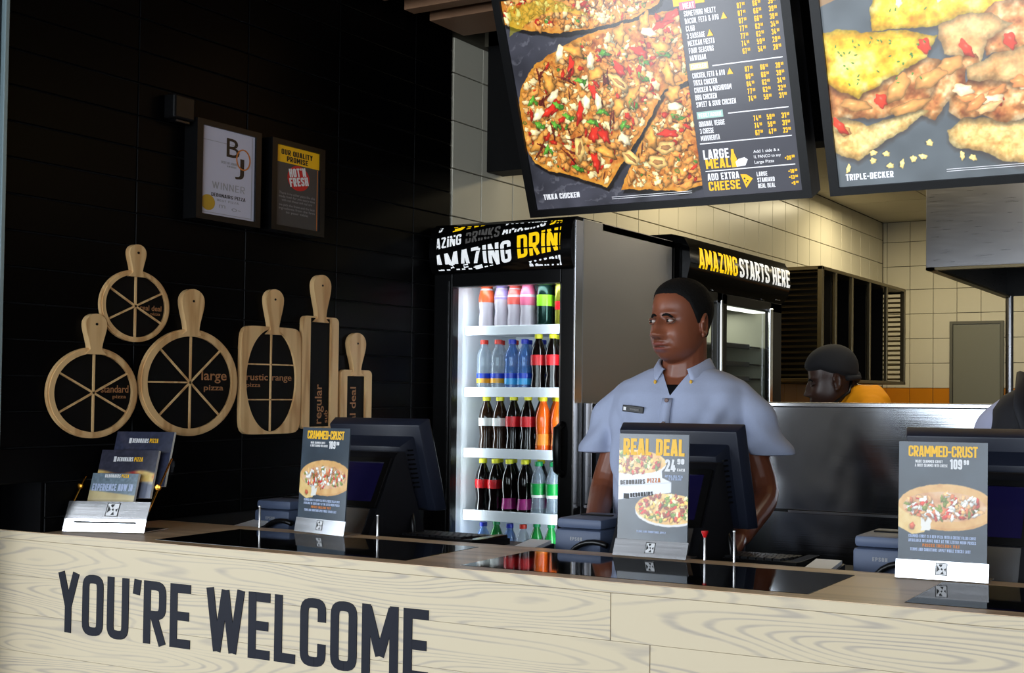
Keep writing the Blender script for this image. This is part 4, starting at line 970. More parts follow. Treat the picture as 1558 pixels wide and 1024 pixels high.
def pl(P, col, wob=.011, shade=True):
    m_, sd = c.mask(P, wob)
    if shade: m2, _ = c.mask([(x, y - .012) for x, y in P], wob, 9); c.fill(m2 * .45, (40, 24, 16))
    e = np.clip(1 - sd / .022, 0, 1) * .38 - (c.n4 - .5) * .16 - (c.n3 - .5) * .22
    c.fill(m_, col * (1 - e[..., None])); return m_, sd
pl([(0.0, .62), (.1, .60), (.22, .64), (.30, .70), (.30, .76), (0, .76)], CR); c.fill(c.mask([(.02, .55), (.16, .60), (.2, .62), (.02, .60)], .004)[0] * .7, (170, 120, 70))
BK = [(0.163, 0.467), (0.165, 0.506), (0.178, 0.554), (0.199, 0.62), (.25, .76), (.95, .76), (.95, .45), (0.586, 0.439), (0.537, 0.44), (0.488, 0.468), (0.437, 0.48), (0.35, 0.459), (0.274, 0.458)]
pl(BK, TO)
pl([(.443, .45), (.50, .50), (.95, .50), (.95, .36), (.47, .36)], FI)
pl([(0.347, 0.42), (0.35, 0.459), (0.437, 0.48), (0.488, 0.468), (0.545, 0.44), (0.53, 0.43), (.47, .40), (0.453, 0.34), (0.41, 0.36), (0.355, 0.38)], TOP2)
pl([(0.352, 0.365), (0.438, 0.372), (0.457, 0.336), (0.408, 0.326), (0.397, 0.26), (0.364, 0.247), (0.315, 0.195), (0.274, 0.228), (0.313, 0.286)], FI)
pl([(0.348, 0.166), (0.392, 0.193), (0.445, 0.188), (0.60, 0.17), (.95, .19), (.95, .04), (0.553, 0.050), (0.489, 0.071), (0.374, 0.115), (0.354, 0.14)], CR)
pl([(0.364, 0.247), (0.411, 0.298), (0.499, 0.290), (.95, .30), (.95, .17), (0.492, 0.178), (0.445, 0.194), (0.392, 0.193), (0.361, 0.219)], FI)
pl([(0.411, 0.334), (0.479, 0.356), (0.60, 0.378), (.95, .40), (.95, .27), (0.568, 0.270), (0.499, 0.282), (0.411, 0.298)], TOP2)
pl([(0.028, 0.235), (0.079, 0.224), (0.123, 0.197), (0.205, 0.212), (0.286, 0.235), (0.301, 0.225), (0.205, 0.159), (0.126, 0.119), (0.089, 0.1), (0.043, 0.115), (0.02, 0.146), (0.02, 0.206)], CR)
pl([(0.02, 0.329), (0.109, 0.285), (0.235, 0.34), (0.315, 0.376), (0.352, 0.365), (0.323, 0.285), (0.287, 0.244), (0.182, 0.214), (0.079, 0.224), (0.02, 0.235)], FI)
pl([(0.02, 0.482), (0.079, 0.478), (0.163, 0.465), (0.262, 0.454), (0.347, 0.43), (0.323, 0.397), (0.315, 0.376), (0.235, 0.34), (0.169, 0.308), (0.109, 0.285), (0.058, 0.297), (0.02, 0.329)], TO)
c.X -= .028; c.Y -= .024
B_ = lambda x, y, *a, **k: c.blob(x - .028, y - .024, *a, **k)
rng = np.random.default_rng(4)
for x, y, rx, ry, an in ((.225, .296, .042, .026, .7), (.373, .345, .034, .024, 0), (.315, .314, .05, .02, .5), (.253, .241, .05, .018, .3), (.10, .262, .045, .016, -.1), (.06, .19, .02, .014, 0)): B_(x, y, rx, ry, an, (190, 128, 62), .4, .25, .3)
for x, y in [(0.174, 0.267), (0.307, 0.407), (0.491, 0.244), (0.418, 0.385), (0.048, 0.204), (0.533, 0.392), (.60, .24), (.7, .22)]: B_(x, y, .024, .014, -.9, (204, 44, 24), .3, .3, .4)
for k in range(26):
    x = .38 + rng.random() * .5; y = .2 + rng.random() * .08; B_(x, y, .03, .014, rng.random() - .5, ((226, 170, 104), (200, 120, 60), (244, 214, 160))[k % 3], .35, .25, .4)
for k in range(70):
    x = rng.random() * .9 + .02; y = .5 + rng.random() * .22 if k % 2 else .31 + rng.random() * .14
    if k % 2 == 0: x = .05 + rng.random() * .26
    if k % 2 and x < .2: continue
    B_(x, y, .0045, .0025, rng.random() * 3, (70, 120, 40), .2, .1, .3, dark=.1)
for k in range(40): 
    x = .2 + rng.random() * .68; B_(x, .53 + rng.random() * .18, .012, .008, rng.random(), (255, 236, 180), .2, .5, .4, dark=.25)
for x, y in [(0.299, 0.133), (0.138, 0.118), (0.175, 0.112), (0.135, 0.095), (0.06, 0.077), (0.278, 0.095), (0.386, 0.088), (0.415, 0.08), (0.25, 0.091), (0.183, 0.076), (0.217, 0.079)]: B_(x, y, .011, .007, x * 20, (236, 206, 120), .3, .3, .4)
c.img = 255 * (1 - (1 - np.clip(c.img, 0, 255) / 255) * .86)  # whole print paled: glare haze on the board painted into its colours
c.mesh('photo', ((.028, 0, 0), U_, V_), print_mat('backlit_print_bright', .82, .22), B2, 0).location = V_ * .024 + U_.cross(V_) * .001
p, _ = words('TRIPLE-DECKER', .019, .18, .08, .140, .050, .042); W = list(p) + [rect(.34, .052, .9, .0535), rect(.34, .046, .9, .0475)]
flat('lettering', [(W, bw)], ((0, 0, 0), U_, V_), B2, .0022)

# ------------------------------------------------------------------ survey scale
# The shell above was laid out in survey units; one unit is 1.065 m across the shop and 0.78 m into it.
KX, KY = 1.065, .78
def to_metres():
    S = Matrix.Diagonal((KX, KY, 1, 1)); done = {}
    bpy.context.view_layer.update()
    def fix(o, wm_old, parent_new):
        loc = wm_old.to_translation(); R_ = wm_old.to_quaternion().to_matrix().to_4x4()
        new = Matrix.Translation(S @ loc) @ R_
        key = (o.data.name, tuple(round(v, 1) for r in R_ for v in r)) if o.type == 'MESH' else None
        if key and key not in done:
            T = new.inverted() @ S @ wm_old
            me = o.data
            n = len(me.vertices); a = np.empty(n * 3, np.float32); me.vertices.foreach_get('co', a)
            a = a.reshape(-1, 3) @ np.array(T.to_3x3()).T + np.array(T.to_translation()); me.vertices.foreach_set('co', a.reshape(-1).astype(np.float32)); me.update(); done[key] = 1
        kids = [(c, wm[c]) for c in o.children]
        o.matrix_basis = parent_new.inverted() @ new if parent_new is not None else new
        for c, m in kids: fix(c, m, new)
    wm = {o: o.matrix_world.copy() for o in COL.objects}
    for o in list(COL.objects):
        if o.parent or o == camo: continue
        if o.get('category') in ('bottle', 'can'): o.location = (o.location.x * KX, o.location.y * KY, o.location.z); continue
        if o.type == 'LIGHT':
            if o.name.startswith(('fridge_lamp', 'display_fridge_lamp')): o.location = (o.location.x * KX, o.location.y * KY, o.location.z)
            continue
        fix(o, wm[o], None)
to_metres()

# ------------------------------------------------------------------ wall boards (front face of the tiles x = WX)
WX = -2.65 * KX
oakm = 'oak'
def arcpts(cx, cy, r, a0, a1, n): return [(cx + r * math.cos(rad(a0 + (a1 - a0) * k / n)), cy + r * math.sin(rad(a0 + (a1 - a0) * k / n))) for k in range(n + 1)]
def handle(mb, cx, y0, y1, neck, head, fr, d):
    """paddle handle: narrow neck swelling to a round head, with a hanging hole"""
    L = y1 - y0 - head; R = []; n = 8
    for k in range(n + 1):
        t = k / n; R.append((neck + (head - neck) * (3 * t * t - 2 * t ** 3), y0 + L * t))
    arc = [(cx + head * math.cos(a), y0 + L + head * math.sin(a)) for a in [math.pi * k / 12 for k in range(1, 12)]]
    P = [(cx + r, y) for r, y in R] + arc + [(cx - r, y) for r, y in reversed(R)]
    P = [(cx + neck * 1.8, y0 - .012)] + P + [(cx - neck * 1.8, y0 - .012)]
    mb.prism(P, 0, d, fr)
def wall_frame(cy, cz): return ((WX, cy, cz), (0, 1, 0), (0, 0, 1))
def disc_board(cy, cz, R, r, ztop, hw, neck, spokes, lines, label):
    root = empty('pizza_board', (WX, cy, cz)); tag(root, label, 'board', 'oak pizza boards on the black wall')
    fr = ((0, 0, 0), (0, 1, 0), (0, 0, 1)); n = 64
    mb = MB()
    o1 = circ(0, 0, R - .004, n=n); o2 = circ(0, 0, R, n=n); i1 = circ(0, 0, r, n=n)
    mb.ringprism(o2, i1, .004, .013, fr); mb.ringprism(o1, i1, .001, .016, fr)
    mb.build('rim', oakm, root, smooth=True)
    mb = MB(); mb.prism(circ(0, 0, r + .004, n=48), .0015, .008, fr); mb.build('recess', 'board_black', root)
    mb = MB(); handle(mb, 0, R - .006, ztop - cz, neck, hw, fr, .019); mb.build('handle', oakm, root, smooth=True)
    mb = MB(); mb.prism(circ(0, ztop - cz - hw, .0035, n=10), .0192, .0197, fr); mb.build('hanging_hole', 'black_paint', root)
    for a in spokes:
        c_, s_ = math.cos(rad(a)), math.sin(rad(a)); w2 = .0022
        P = [(-s_ * w2, c_ * w2), (s_ * w2, -c_ * w2), (c_ * (r + .002) + s_ * w2, s_ * (r + .002) - c_ * w2), (c_ * (r + .002) - s_ * w2, s_ * (r + .002) + c_ * w2)]
        mb = MB(); mb.prism(P, .004, .0125, fr); mb.build('divider', oakm, root)
    it = []
    for t, h, wd, x, y in lines: it += ftext(t, h, wd, x, y, .012)
    flat('lettering', [(it, 'board_letter')], fr, root, .0086)
disc_board(1.858, 1.397, .1165, .1005, 1.600, .027, .015, [30, 90, 150, 210, 270, 330], [('standard', .027, .073, .021, .001), ('pizza', .013, .036, .052, -.014)], 'round six-slice oak pizza board lettered standard, left and lowest')
disc_board(1.965, 1.628, .0955, .083, 1.792, .0225, .013, [28, 90, 148, 208, 270, 330], [('real deal', .020, .060, .015, -.009), ('pizza', .011, .028, .044, -.021)], 'smallest round oak pizza board, lettered real deal, highest on the left')
disc_board(2.128, 1.427, .149, .1285, 1.688, .034, .019, [45, 90, 135, 180, 225, 270, 315], [('large', .039, .080, .036, .008), ('pizza', .022, .062, .044, -.021)], 'largest round oak pizza board, lettered large in its right slice')
# rustic: a rounded rectangle with an oval well
root = empty('pizza_board', (WX, 2.392, 1.437)); tag(root, 'wide oak board with an oval well lettered rustic range', 'board', 'oak pizza boards on the black wall')
fr = ((0, 0, 0), (0, 1, 0), (0, 0, 1))
def rrect(w2, z0, z1, r, n=6):
    P = []
    for cx, cy, a in ((w2 - r, z0 + r, -90), (w2 - r, z1 - r, 0), (-w2 + r, z1 - r, 90), (-w2 + r, z0 + r, 180)): P += arcpts(cx, cy, r, a, a + 90, n)
    return P
sg = lambda v, e: math.copysign(abs(v) ** e, v)
an = [2 * math.pi * k / 96 for k in range(96)]
inn = [(.0885 * math.cos(a), .154 * math.sin(a)) for a in an]; out = []
for a in an:      # the same ray meets the rounded rectangle
    c_, s_ = math.cos(a) * .0885, math.sin(a) * .154; k_ = ((abs(c_) / .106) ** 9 + (abs(s_) / .161) ** 9) ** (-1 / 9); out.append((c_ * k_, s_ * k_))
mb = MB(); mb.ringprism(out, inn, .001, .016, fr); mb.build('rim', oakm, root, smooth=True)
mb = MB(); mb.prism(circ(0, 0, .0915, .157, 40), .0015, .008, fr); mb.build('recess', 'board_black', root)
mb = MB(); handle(mb, .005, .150, .275, .015, .031, fr, .019); mb.build('handle', oakm, root, smooth=True)
mb = MB(); mb.prism(circ(.005, .244, .0035, n=10), .0192, .0197, fr); mb.build('hanging_hole', 'black_paint', root)
for P in (rect(-.002, -.153, .002, .153), rect(-.084, .0455, .084, .0495), rect(-.082, -.060, .082, -.056)):
    mb = MB(); mb.prism(P, .004, .0125, fr); mb.build('divider', oakm, root)
flat('lettering', [(ftext('rustic', .028, .074, -.082, .000, .012) + ftext('range', .028, .070, .007, .000, .012) + ftext('pizza', .018, .048, -.082, -.020, .012), 'board_letter')], fr, root, .0086)
def sub_board(cy, w2, z0, z1, iw, iz1, iz0, ztop, hw, neck, label, l1, l2):
    root = empty('pizza_board', (WX, cy, z0)); tag(root, label, 'board', 'oak pizza boards on the black wall')
    out = rrect(w2, 0, z1 - z0, .016, 5); r = .002
    innb = rrect(iw, iz0 - z0, iz1 - z0, r, 5)
    mb = MB(); mb.ringprism(out, innb, .001, .016, fr); mb.build('rim', oakm, root, smooth=True)
    mb = MB(); mb.prism(rect(-iw - .003, iz0 - z0 - .003, iw + .003, iz1 - z0 + .003), .0015, .008, fr); mb.build('recess', 'board_black', root)
    mb = MB(); handle(mb, 0, z1 - z0 - .006, ztop - z0, neck, hw, fr, .019); mb.build('handle', oakm, root, smooth=True)
    mb = MB(); mb.prism(circ(0, ztop - z0 - hw, .0035, n=10), .0192, .0197, fr); mb.build('hanging_hole', 'black_paint', root)
    rt = lambda P, x, y: [[(x - b, y + a) for a, b in p] for p in P]
    flat('lettering', [(rt(ftext(l1[0], l1[1], l1[2], 0, 0, .012), l1[3], l1[4]) + rt(ftext(l2[0], l2[1], l2[2], 0, 0, .012), l2[3], l2[4]), 'board_letter')], fr, root, .0086)
sub_board(2.573, .070, 1.287, 1.641, .0405, 1.636, 1.294, 1.774, .034, .016, 'tall narrow oak board lettered regular up its black panel', ('regular', .038, .125, .012, .016), ('sub', .020, .040, .036, .018))
sub_board(2.720, .065, 1.185, 1.476, .039, 1.456, 1.20, 1.598, .035, .015, 'small narrow oak board lettered real deal, nearest the fridge', ('real deal', .034, .150, .004, .085), ('sub', .018, .036, .028, .086))

# ------------------------------------------------------------------ framed certificates and a small wall sensor
def picture(y0, y1, z0, z1, label):
    root = empty('picture_frame', (WX, y0, z0)); tag(root, label, 'picture', 'framed certificates on the black wall'); w_, h_ = y1 - y0, z1 - z0
    mb = MB(); mb.ringprism(rect(0, 0, w_, h_), rect(.018, .016, w_ - .018, h_ - .016), 0, .052, fr); mb.build('frame', 'black_satin', root)
    mb = MB(); mb.prism(rect(.010, .010, w_ - .010, h_ - .010), 0, .045, fr); b_ = mb.build('backing', 'black_paint', root)
    return root, w_, h_
r1, w_, h_ = picture(2.105, 2.312, 1.883, 2.163, 'black-framed white certificate with big B O J letters')
pr = [([rect(.017, .015, w_ - .017, h_ - .015)], 'paper_lilac')]
flat('print', pr, fr, r1, .0456)
it = [([rect(.019, .225, .130, .2265)], 'print_mid'), (ftext('B', .078, .042, .096, .190, .006), 'print_black')]
mbr = MB(); mbr.ringprism(circ(.151, .190, .024, .031, 28), circ(.151, .190, .020, .027, 28), .0458, .0464, fr); mbr.build('lettering', 'print_orange', r1)
it += [(ftext('J', .066, .030, .124, .146, .004), 'print_black'), (words('BEST OF JOBURG', .007, .16, .1, .055, .080, .168)[0] + words('AWARDS', .005, .16, .1, .03, .098, .160)[0], 'print_mid'),
       (words('WINNER', .020, .10, .16, .105, .052, .092)[0], 'print_mid'), (words('DEBONAIRS PIZZA', .010, .14, .1, .110, .050, .070)[0], 'print_black'), (words('BEST PIZZA', .006, .14, .1, .07, .068, .058)[0], 'print_mid'),
       ([circ(.040, .050, .022)], 'gold'), (ftext('m', .02, .02, .075, .040), 'print_mid'), (ftext('o-', .02, .03, .115, .036), 'print_mid'), ([rect(w_ - .028, .02, w_ - .026, h_ - .02)], 'print_mid'), ([rect(.02, .022, w_ - .026, .0235)], 'print_mid')]
flat('lettering', it, fr, r1, .0460)
r2, w_, h_ = picture(2.350, 2.545, 1.887, 2.162, 'black-framed dark poster with yellow band and red stamp')
mat('print_dark', (62, 62, 64), .4); flat('print', [([rect(.017, .015, w_ - .017, h_ - .015)], 'print_dark')], fr, r2, .0456)
a = rot2(words("HOT'N", .026, .2, .08, .062)[0], rad(12), 0, 0); b = rot2(words('FRESH', .026, .2, .08, .070)[0], rad(12), 0, 0)
sh = lambda P, x, y: [[(x + q[0], y + q[1]) for q in p] for p in P]
flat('lettering', [([rect(.017, .208, w_ - .017, h_ - .015)], 'print_yellow'), ([circ(.100, .168, .041, .038, 30)], 'print_red'), ([rect(w_ - .026, .016, w_ - .023, .206)], 'print_orange')], fr, r2, .0460)
txt = ['There is no other pizza like this', 'made fresh for you every time', 'with real cheese and real care', 'we pick the finest and the best', 'ingredients from the farm', 'to your table']
flat('lettering', [(words('OUR QUALITY', .016, .18, .08, .115, .036, .232)[0] + words('PROMISE', .016, .18, .08, .078, .056, .213)[0], 'print_black'), (sh(a, .068, .166) + sh(b, .070, .138), 'print_white')] +
     [(ftext(t, .0105, .132 - .02 * (k % 3 == 2) - .03 * (k == 5), .030 + .01 * (k % 3 == 2) + .015 * (k == 5), .112 - .0105 * k - (.004 if k > 2 else 0)), 'print_mid') for k, t in enumerate(txt)], fr, r2, .0464)
mb = MB(); mb.box(WX, 2.040, 2.148, WX + .045, 2.104, 2.215, .006)
sn = empty('wall_sensor', (0, 0, 0)); tag(sn, 'small dark sensor box above the white certificate', 'sensor'); mb.build('housing', 'black_satin', sn)
mb = MB(); mb.box(WX + .012, 2.050, 2.139, WX + .036, 2.094, 2.148, .002); mb.build('lens', 'black_gloss', sn)

# ------------------------------------------------------------------ table-top card stands
CZ = 1.0512
def emblem(fr, cx, cy, s_, parent, lift, inv=False):
    k = lambda P: [(cx + (x - .5) * s_, cy + (y - .5) * s_) for x, y in P]
    W_ = [k([(.04, 0), (.96, 0), (1, .04), (1, .96), (.96, 1), (.04, 1), (0, .96), (0, .04)])]
    Bk = [k([(.06, .22), (.34, .48), (.06, .86)]), k([(.30, .94), (.62, .94), (.46, .66), (.28, .80)]), k([(.40, .06), (.74, .06), (.62, .34)]), k([(.88, .30), (.96, .62), (.74, .50)]), k([(.42, .50), (.58, .38), (.62, .50), (.52, .62)])]
    flat('emblem', [(W_, 'print_white')], fr, parent, lift); flat('emblem_pieces', [(Bk, 'print_black')], fr, parent, lift + .0004)
    mb = MB(); mb.ringprism(k([(-.06, -.06), (1.06, -.06), (1.06, 1.06), (-.06, 1.06)]), k([(0, 0), (1, 0), (1, 1), (0, 1)]), lift - .0002, lift + .0004, fr); mb.build('emblem_border', 'print_black', parent)
cm = print_mat('card_print', 0.0, .22)
def card_art(kind, w_, h_, seed):
    nx = 150; ny = int(nx * h_ / w_); c = Canvas(w_, h_, nx, ny, (62, 72, 82), seed)
    c.img *= (.85 + .3 * smooth_noise(ny, nx, 40, c.rng, 2))[..., None]
    if kind == 'crust':
        E = lambda x, y, rx, ry, n=26: [(w_ * (x + rx * math.cos(2 * math.pi * k / n)), h_ * (y + ry * math.sin(2 * math.pi * k / n))) for k in range(n)]
        m_, sd = c.mask(E(.54, .435, .55, .175), .001); c.fill(m_, c.ramp(c.n3 * .5 + .3, [(176, 120, 66), (216, 160, 96), (238, 200, 140)]))
        m_, sd = c.mask(E(.54, .465, .55, .185), .001); c.fill(m_, c.ramp(c.n3 * .6 + .2, [(196, 140, 84), (226, 176, 112), (240, 206, 150)]))
        m_, sd = c.mask(E(.52, .46, .47, .125), .001); c.fill(m_, c.ramp(c.n3, [(190, 120, 84), (226, 176, 130), (240, 214, 180)]))
        m2, _ = c.mask([(-.05 * w_, .48 * h_), (.08 * w_, .40 * h_), (.36 * w_, .34 * h_), (.30 * w_, .24 * h_), (.16 * w_, .22 * h_), (-.05 * w_, .30 * h_)], .001); c.fill(m2, c.ramp(c.n3, [(222, 180, 110), (244, 220, 160)]))
        m3, _ = c.mask([(.26 * w_, .44 * h_), (.38 * w_, .34 * h_), (.36 * w_, .26 * h_), (.26 * w_, .25 * h_)], .002); c.fill(m3, (236, 232, 224))
        for k in range(150):
            a_, q = c.rng.random() * 6.28, math.sqrt(c.rng.random()); x = w_ * (.52 + .44 * q * math.cos(a_)); y = h_ * (.46 + .11 * q * math.sin(a_))
            col = [(196, 66, 54), (240, 236, 224), (120, 134, 62), (226, 176, 120), (206, 120, 80), (244, 240, 232)][k % 6]; c.blob(x, y, .0058, .0032, c.rng.random() * 3, col, .2, .2, .4, dark=.25)
        c.blob(w_ * .16, h_ * .29, .006, .006, 0, (206, 100, 70), .2, .2)
    else:
        m_, sd = c.mask([(-.02, h_ * .60), (w_ * .62, h_ * .68), (w_ * .63, h_ * .595), (w_ * .76, h_ * .555), (w_ * .76, h_ * .46), (-.02, h_ * .36)], .0); c.fill(m_, (226, 228, 238))
        m_, _ = c.mask([(-.02, h_ * .50), (w_ * .76, h_ * .555), (w_ * .76, h_ * .55), (-.02, h_ * .49)], .0); c.fill(m_ * .5, (150, 152, 165))
        def pz_(x, y, rx, ry, n_, sd0):
            P = [(w_ * (x + rx * math.cos(2 * math.pi * k / 26)), h_ * (y + ry * math.sin(2 * math.pi * k / 26))) for k in range(26)]
            m0, _ = c.mask([(a, b - .005) for a, b in P], .0008); c.fill(m0, (226, 222, 220))
            m_, sd = c.mask(P, .0012); c.fill(m_, c.ramp(c.n3, [(206, 130, 66), (240, 196, 120), (250, 232, 180)]))
            for k in range(n_):
                a_, q = c.rng.random() * 6.28, math.sqrt(c.rng.random()) * .88; col = [(196, 60, 44), (244, 220, 160), (112, 140, 56), (240, 190, 90), (150, 66, 40)][k % 5]
                c.blob(w_ * (x + rx * q * math.cos(a_)), h_ * (y + ry * q * math.sin(a_)), .0055, .0038, c.rng.random() * 3, col, .25, .25, .4, dark=.25)
        pz_(.20, .735, .48, .115, 110, 1); pz_(.72, .305, .47, .145, 150, 2)
    return c
def card_stand(x, y, rz, kind, label, wd=.180, ztop=.260, tilt=1.5, lean=.0141):
    root = empty('card_stand', (x, y, CZ), rz); tag(root, label, 'menu stand', 'steel-footed menu cards on the counter'); h2 = wd / 2
    # folded steel foot: lip sloping up to the card, plate running back under it
    mb = MB()
    lipU, lipV = Vector((1, 0, 0)), Vector((0, .36, .933))
    T = [(-h2, .0, .0015), (h2, .0, .0015)]
    P = [(-.0, .0), (.0020, .0), (.0150, .0352), (.0135, .0365)]
    prof = [(.000, .0008), (.050, .0008), (.050, .0022), (.0022, .0022), (lean + .0014, .0350), (lean, .0356)]
    mb.prism([(p[0], p[1]) for p in prof], -wd + h2, h2, ((0, 0, 0), (0, 1, 0), (0, 0, 1))); mb.build('steel_foot', 'steel_bright', root)
    k_ = math.hypot(lean, .0347); frl = ((0, 0, .0010), (1, 0, 0), (0, lean / k_, .0347 / k_))
    emblem(frl, 0.0, .020, .021, root, .0004)
    t = rad(tilt); V = (0, math.sin(t), math.cos(t)); hh = ztop - .034; frc = ((-h2 + .004, lean + .0004, .034), (1, 0, 0), V)
    mb = MB(); mb.prism(rect(0, 0, wd - .008, hh), -.003, -.0002, frc); mb.build('card', 'card_slate', root)
    c = card_art(kind, wd - .008, hh, 5 if kind == 'crust' else 8); c.mesh('card_print', frc, cm, root, 0)
    w2 = wd - .008; it = []
    if kind == 'crust':
        it.append((words('CRAMMED-CRUST', .021, .17, .02, w2 * .78, w2 * .11, hh * .875)[0], 'print_yellow'))
        it.append((words('109', .019, .2, .06, w2 * .135, w2 * .585, hh * .775)[0] + words('90', .009, .22, .06, w2 * .06, w2 * .735, hh * .815)[0], 'print_white'))
        it.append((words('MADE CRAMMED CRUST', .0055, .2, .1, w2 * .31, w2 * .19, hh * .823)[0] + words('A CRUST CRAMMED WITH CHEESE', .0055, .2, .1, w2 * .37, w2 * .185, hh * .79)[0], 'print_white'))
        for k, (m_, x_, wd_) in enumerate((('print_blue', .12, .76), ('print_blue', .12, .76), ('print_orange', .28, .42), ('print_blue', .14, .68))):
            it.append((words(['CRAMMED CRUST IS A NEW PIZZA WITH A CHEESE FILLED CRUST', 'AVAILABLE IN LARGE ONLY AT THE LISTED MENU PRICES', 'PRICES INCLUDE VAT', 'TERMS AND CONDITIONS APPLY WHILE STOCKS LAST'][k], .0058, .22, .1, w2 * wd_, w2 * x_, hh * (.195 - .037 * k))[0], m_))
    else:
        it.append((words('REAL DEAL', .036, .19, .05, w2 * .88, w2 * .06, hh * .80)[0], 'print_yellow'))
        it.append((words('24', .026, .2, .06, w2 * .15, w2 * .67, hh * .655)[0] + words('90', .012, .22, .06, w2 * .10, w2 * .84, hh * .725)[0] + words('EACH', .006, .2, .08, w2 * .11, w2 * .84, hh * .66)[0], 'print_white'))
        it.append((words('ANY REAL DEAL PIZZA', .0052, .2, .1, w2 * .25, w2 * .67, hh * .60)[0] + words('EAT IN OR TAKE AWAY', .0052, .2, .1, w2 * .19, w2 * .72, hh * .575)[0], 'print_blue'))
        it.append((rot2(words('DEBONAIRS', .010, .2, .10, w2 * .36, w2 * .03, hh * .512)[0], rad(4), 0, hh * .512), 'print_grey')); it.append((rot2(words('PIZZA', .010, .2, .10, w2 * .19, w2 * .42, hh * .518)[0], rad(4), 0, hh * .512), 'print_orange'))
        it.append((rot2(words('DEBONAIRS', .009, .24, .10, w2 * .33, w2 * .18, hh * .385)[0], rad(6), 0, hh * .385), 'print_black')); it.append(([rect(w2 * .08, hh * .385, w2 * .16, hh * .435)], 'print_black'))
        it.append((words('TERMS AND CONDITIONS APPLY', .0045, .2, .1, w2 * .42, w2 * .28, hh * .075)[0], 'print_blue'))
    flat('lettering', it, frc, root, .0006)
    return root
card_stand(-2.204, 2.021, rad(-8), 'crust', 'Crammed-Crust card stand beside the left till', wd=.196, ztop=.262, tilt=3, lean=.006)
card_stand(-1.258, 2.030, rad(0), 'deal', 'Real Deal card stand before the man in grey-blue shirt', wd=.183, ztop=.264, lean=.0122)
card_stand(-.604, 2.018, rad(2), 'crust', 'Crammed-Crust card stand on the right part of the counter', wd=.182, ztop=.262, lean=.005)

# leaflet holder
BH = empty('leaflet_holder', (-2.700, 1.815, CZ), rad(16)); BH.scale = (1.14, 1.14, 1.14); tag(BH, 'steel and acrylic holder full of pizza leaflets at the left end of the counter', 'leaflet holder')
mb = MB(); prof = [(0, .0008), (.075, .0008), (.075, .0024), (.0022, .0024), (.008, .0275), (.0205, .064), (.019, .065), (.0062, .028)]
mb.prism(prof, -.098, .098, ((0, 0, 0), (0, 1, 0), (0, 0, 1))); mb.build('steel_foot', 'steel_bright', BH)
mb = MB(); mb.box(-.070, -.0008, .0200, .072, .006, .0228); mb.build('slot', 'black_paint', BH)
frh = ((0, .0062, .028), (1, 0, 0), Vector((0, .0128, .037)).normalized())
emblem(frh, 0.012, .021, .027, BH, .0004)
bt_ = rad(14); Vb = Vector((0, math.sin(bt_), math.cos(bt_)))
for sx_ in (-.096, .094):
    mb = MB(); mb.prism([(.012, .036), (.030, .062), (.060, .066), (.098, .150), (.084, .152), (.045, .09)], -sx_ - .002, -sx_, ((0, 0, 0), (0, 1, 0), (0, 0, 1))); mb.build('side_panel', 'pane', BH)
    mb = MB(); mb.lathe([(.006, 0), (.007, .002), (.006, .005), (.002, .006)], 14, T=Matrix.Translation((sx_ * 1.0, .048, .095)) @ Matrix.Rotation(rad(90), 4, 'X')); mb.build('brass_screw', mat('brass', (226, 160, 60), .2, 1), BH, smooth=True)
    mb = MB(); mb.tube([(sx_, .014, .040), (sx_, .086, .156)], .0022, 8); mb.build('side_rail', 'brass', BH, smooth=True)
def leaflet(x0, x1, s0, s1, off, label, dark, kind, seed):
    r_ = empty('leaflet', (-2.700, 1.815, CZ), rad(16)); r_.scale = (1.14, 1.14, 1.14); tag(r_, label, 'leaflet', 'leaflets in the steel holder')
    o = Vector((x0, .030 + off, .050)) + Vb * s0; fr_ = (o, (1, 0, 0), Vb); w_, h_ = x1 - x0, s1 - s0
    mb = MB(); mb.prism(rect(0, 0, w_, h_), -.006, -.0003, fr_); mb.build('pages', 'white', r_)
    nx = 60; c = Canvas(w_, h_, nx, int(nx * h_ / w_), dark, seed); c.img *= (.8 + .4 * c.n1)[..., None]
    if kind == 'pizza':
        m_ = ((c.Y > h_ * .30) & (c.Y < h_ * .52)).astype(float) if False else np.clip(1 - np.abs(c.Y - h_ * .42 - .004 * np.cos(c.X * 60)) / (h_ * .14), 0, 1)
        m_ = np.clip(m_ * 3, 0, 1); c.fill(m_, c.ramp(c.n3 * .6 + c.n4 * .4, [(120, 60, 40), (200, 130, 80), (230, 200, 120), (190, 60, 60), (236, 220, 170)]))
        m_ = ((c.X > w_ * .80) & (c.Y < h_ * .35)).astype(float); c.fill(m_ * .6, (150, 160, 180))
    if kind == 'band':
        m_ = np.clip((h_ * .30 - c.Y - .1 * (c.X - w_)) / .003, 0, 1); c.fill(m_, c.ramp(c.n3, [(170, 150, 110), (206, 190, 140)]))
    c.mesh('cover_print', fr_, cm, r_, 0)
    if kind == 'band': it = [(words('DEBONAIRS', .0075, .2, .1, w_ * .34, w_ * .28, h_ * .86)[0], 'print_white'), (words('PIZZA', .0075, .2, .1, w_ * .16, w_ * .64, h_ * .86)[0], 'print_yellow'), (words('EXPERIENCE NOW IN', .016, .2, .08, w_ * .88, w_ * .05, h_ * .42)[0], 'print_blue')]
    else: it = [(words('DEBONAIRS', .010, .2, .1, w_ * .28, w_ * .30, h_ - .026)[0] + [rect(w_ * .24, h_ - .027, w_ * .285, h_ - .015)], 'print_white'), (words('PIZZA', .010, .2, .1, w_ * .15, w_ * .60, h_ - .026)[0], 'print_yellow')]
    flat('lettering', it, fr_, r_, .0006)
leaflet(-.066, .076, .045, .170, .046, 'dark leaflet standing tallest at the back of the holder', (50, 54, 74), 'plain', 3)
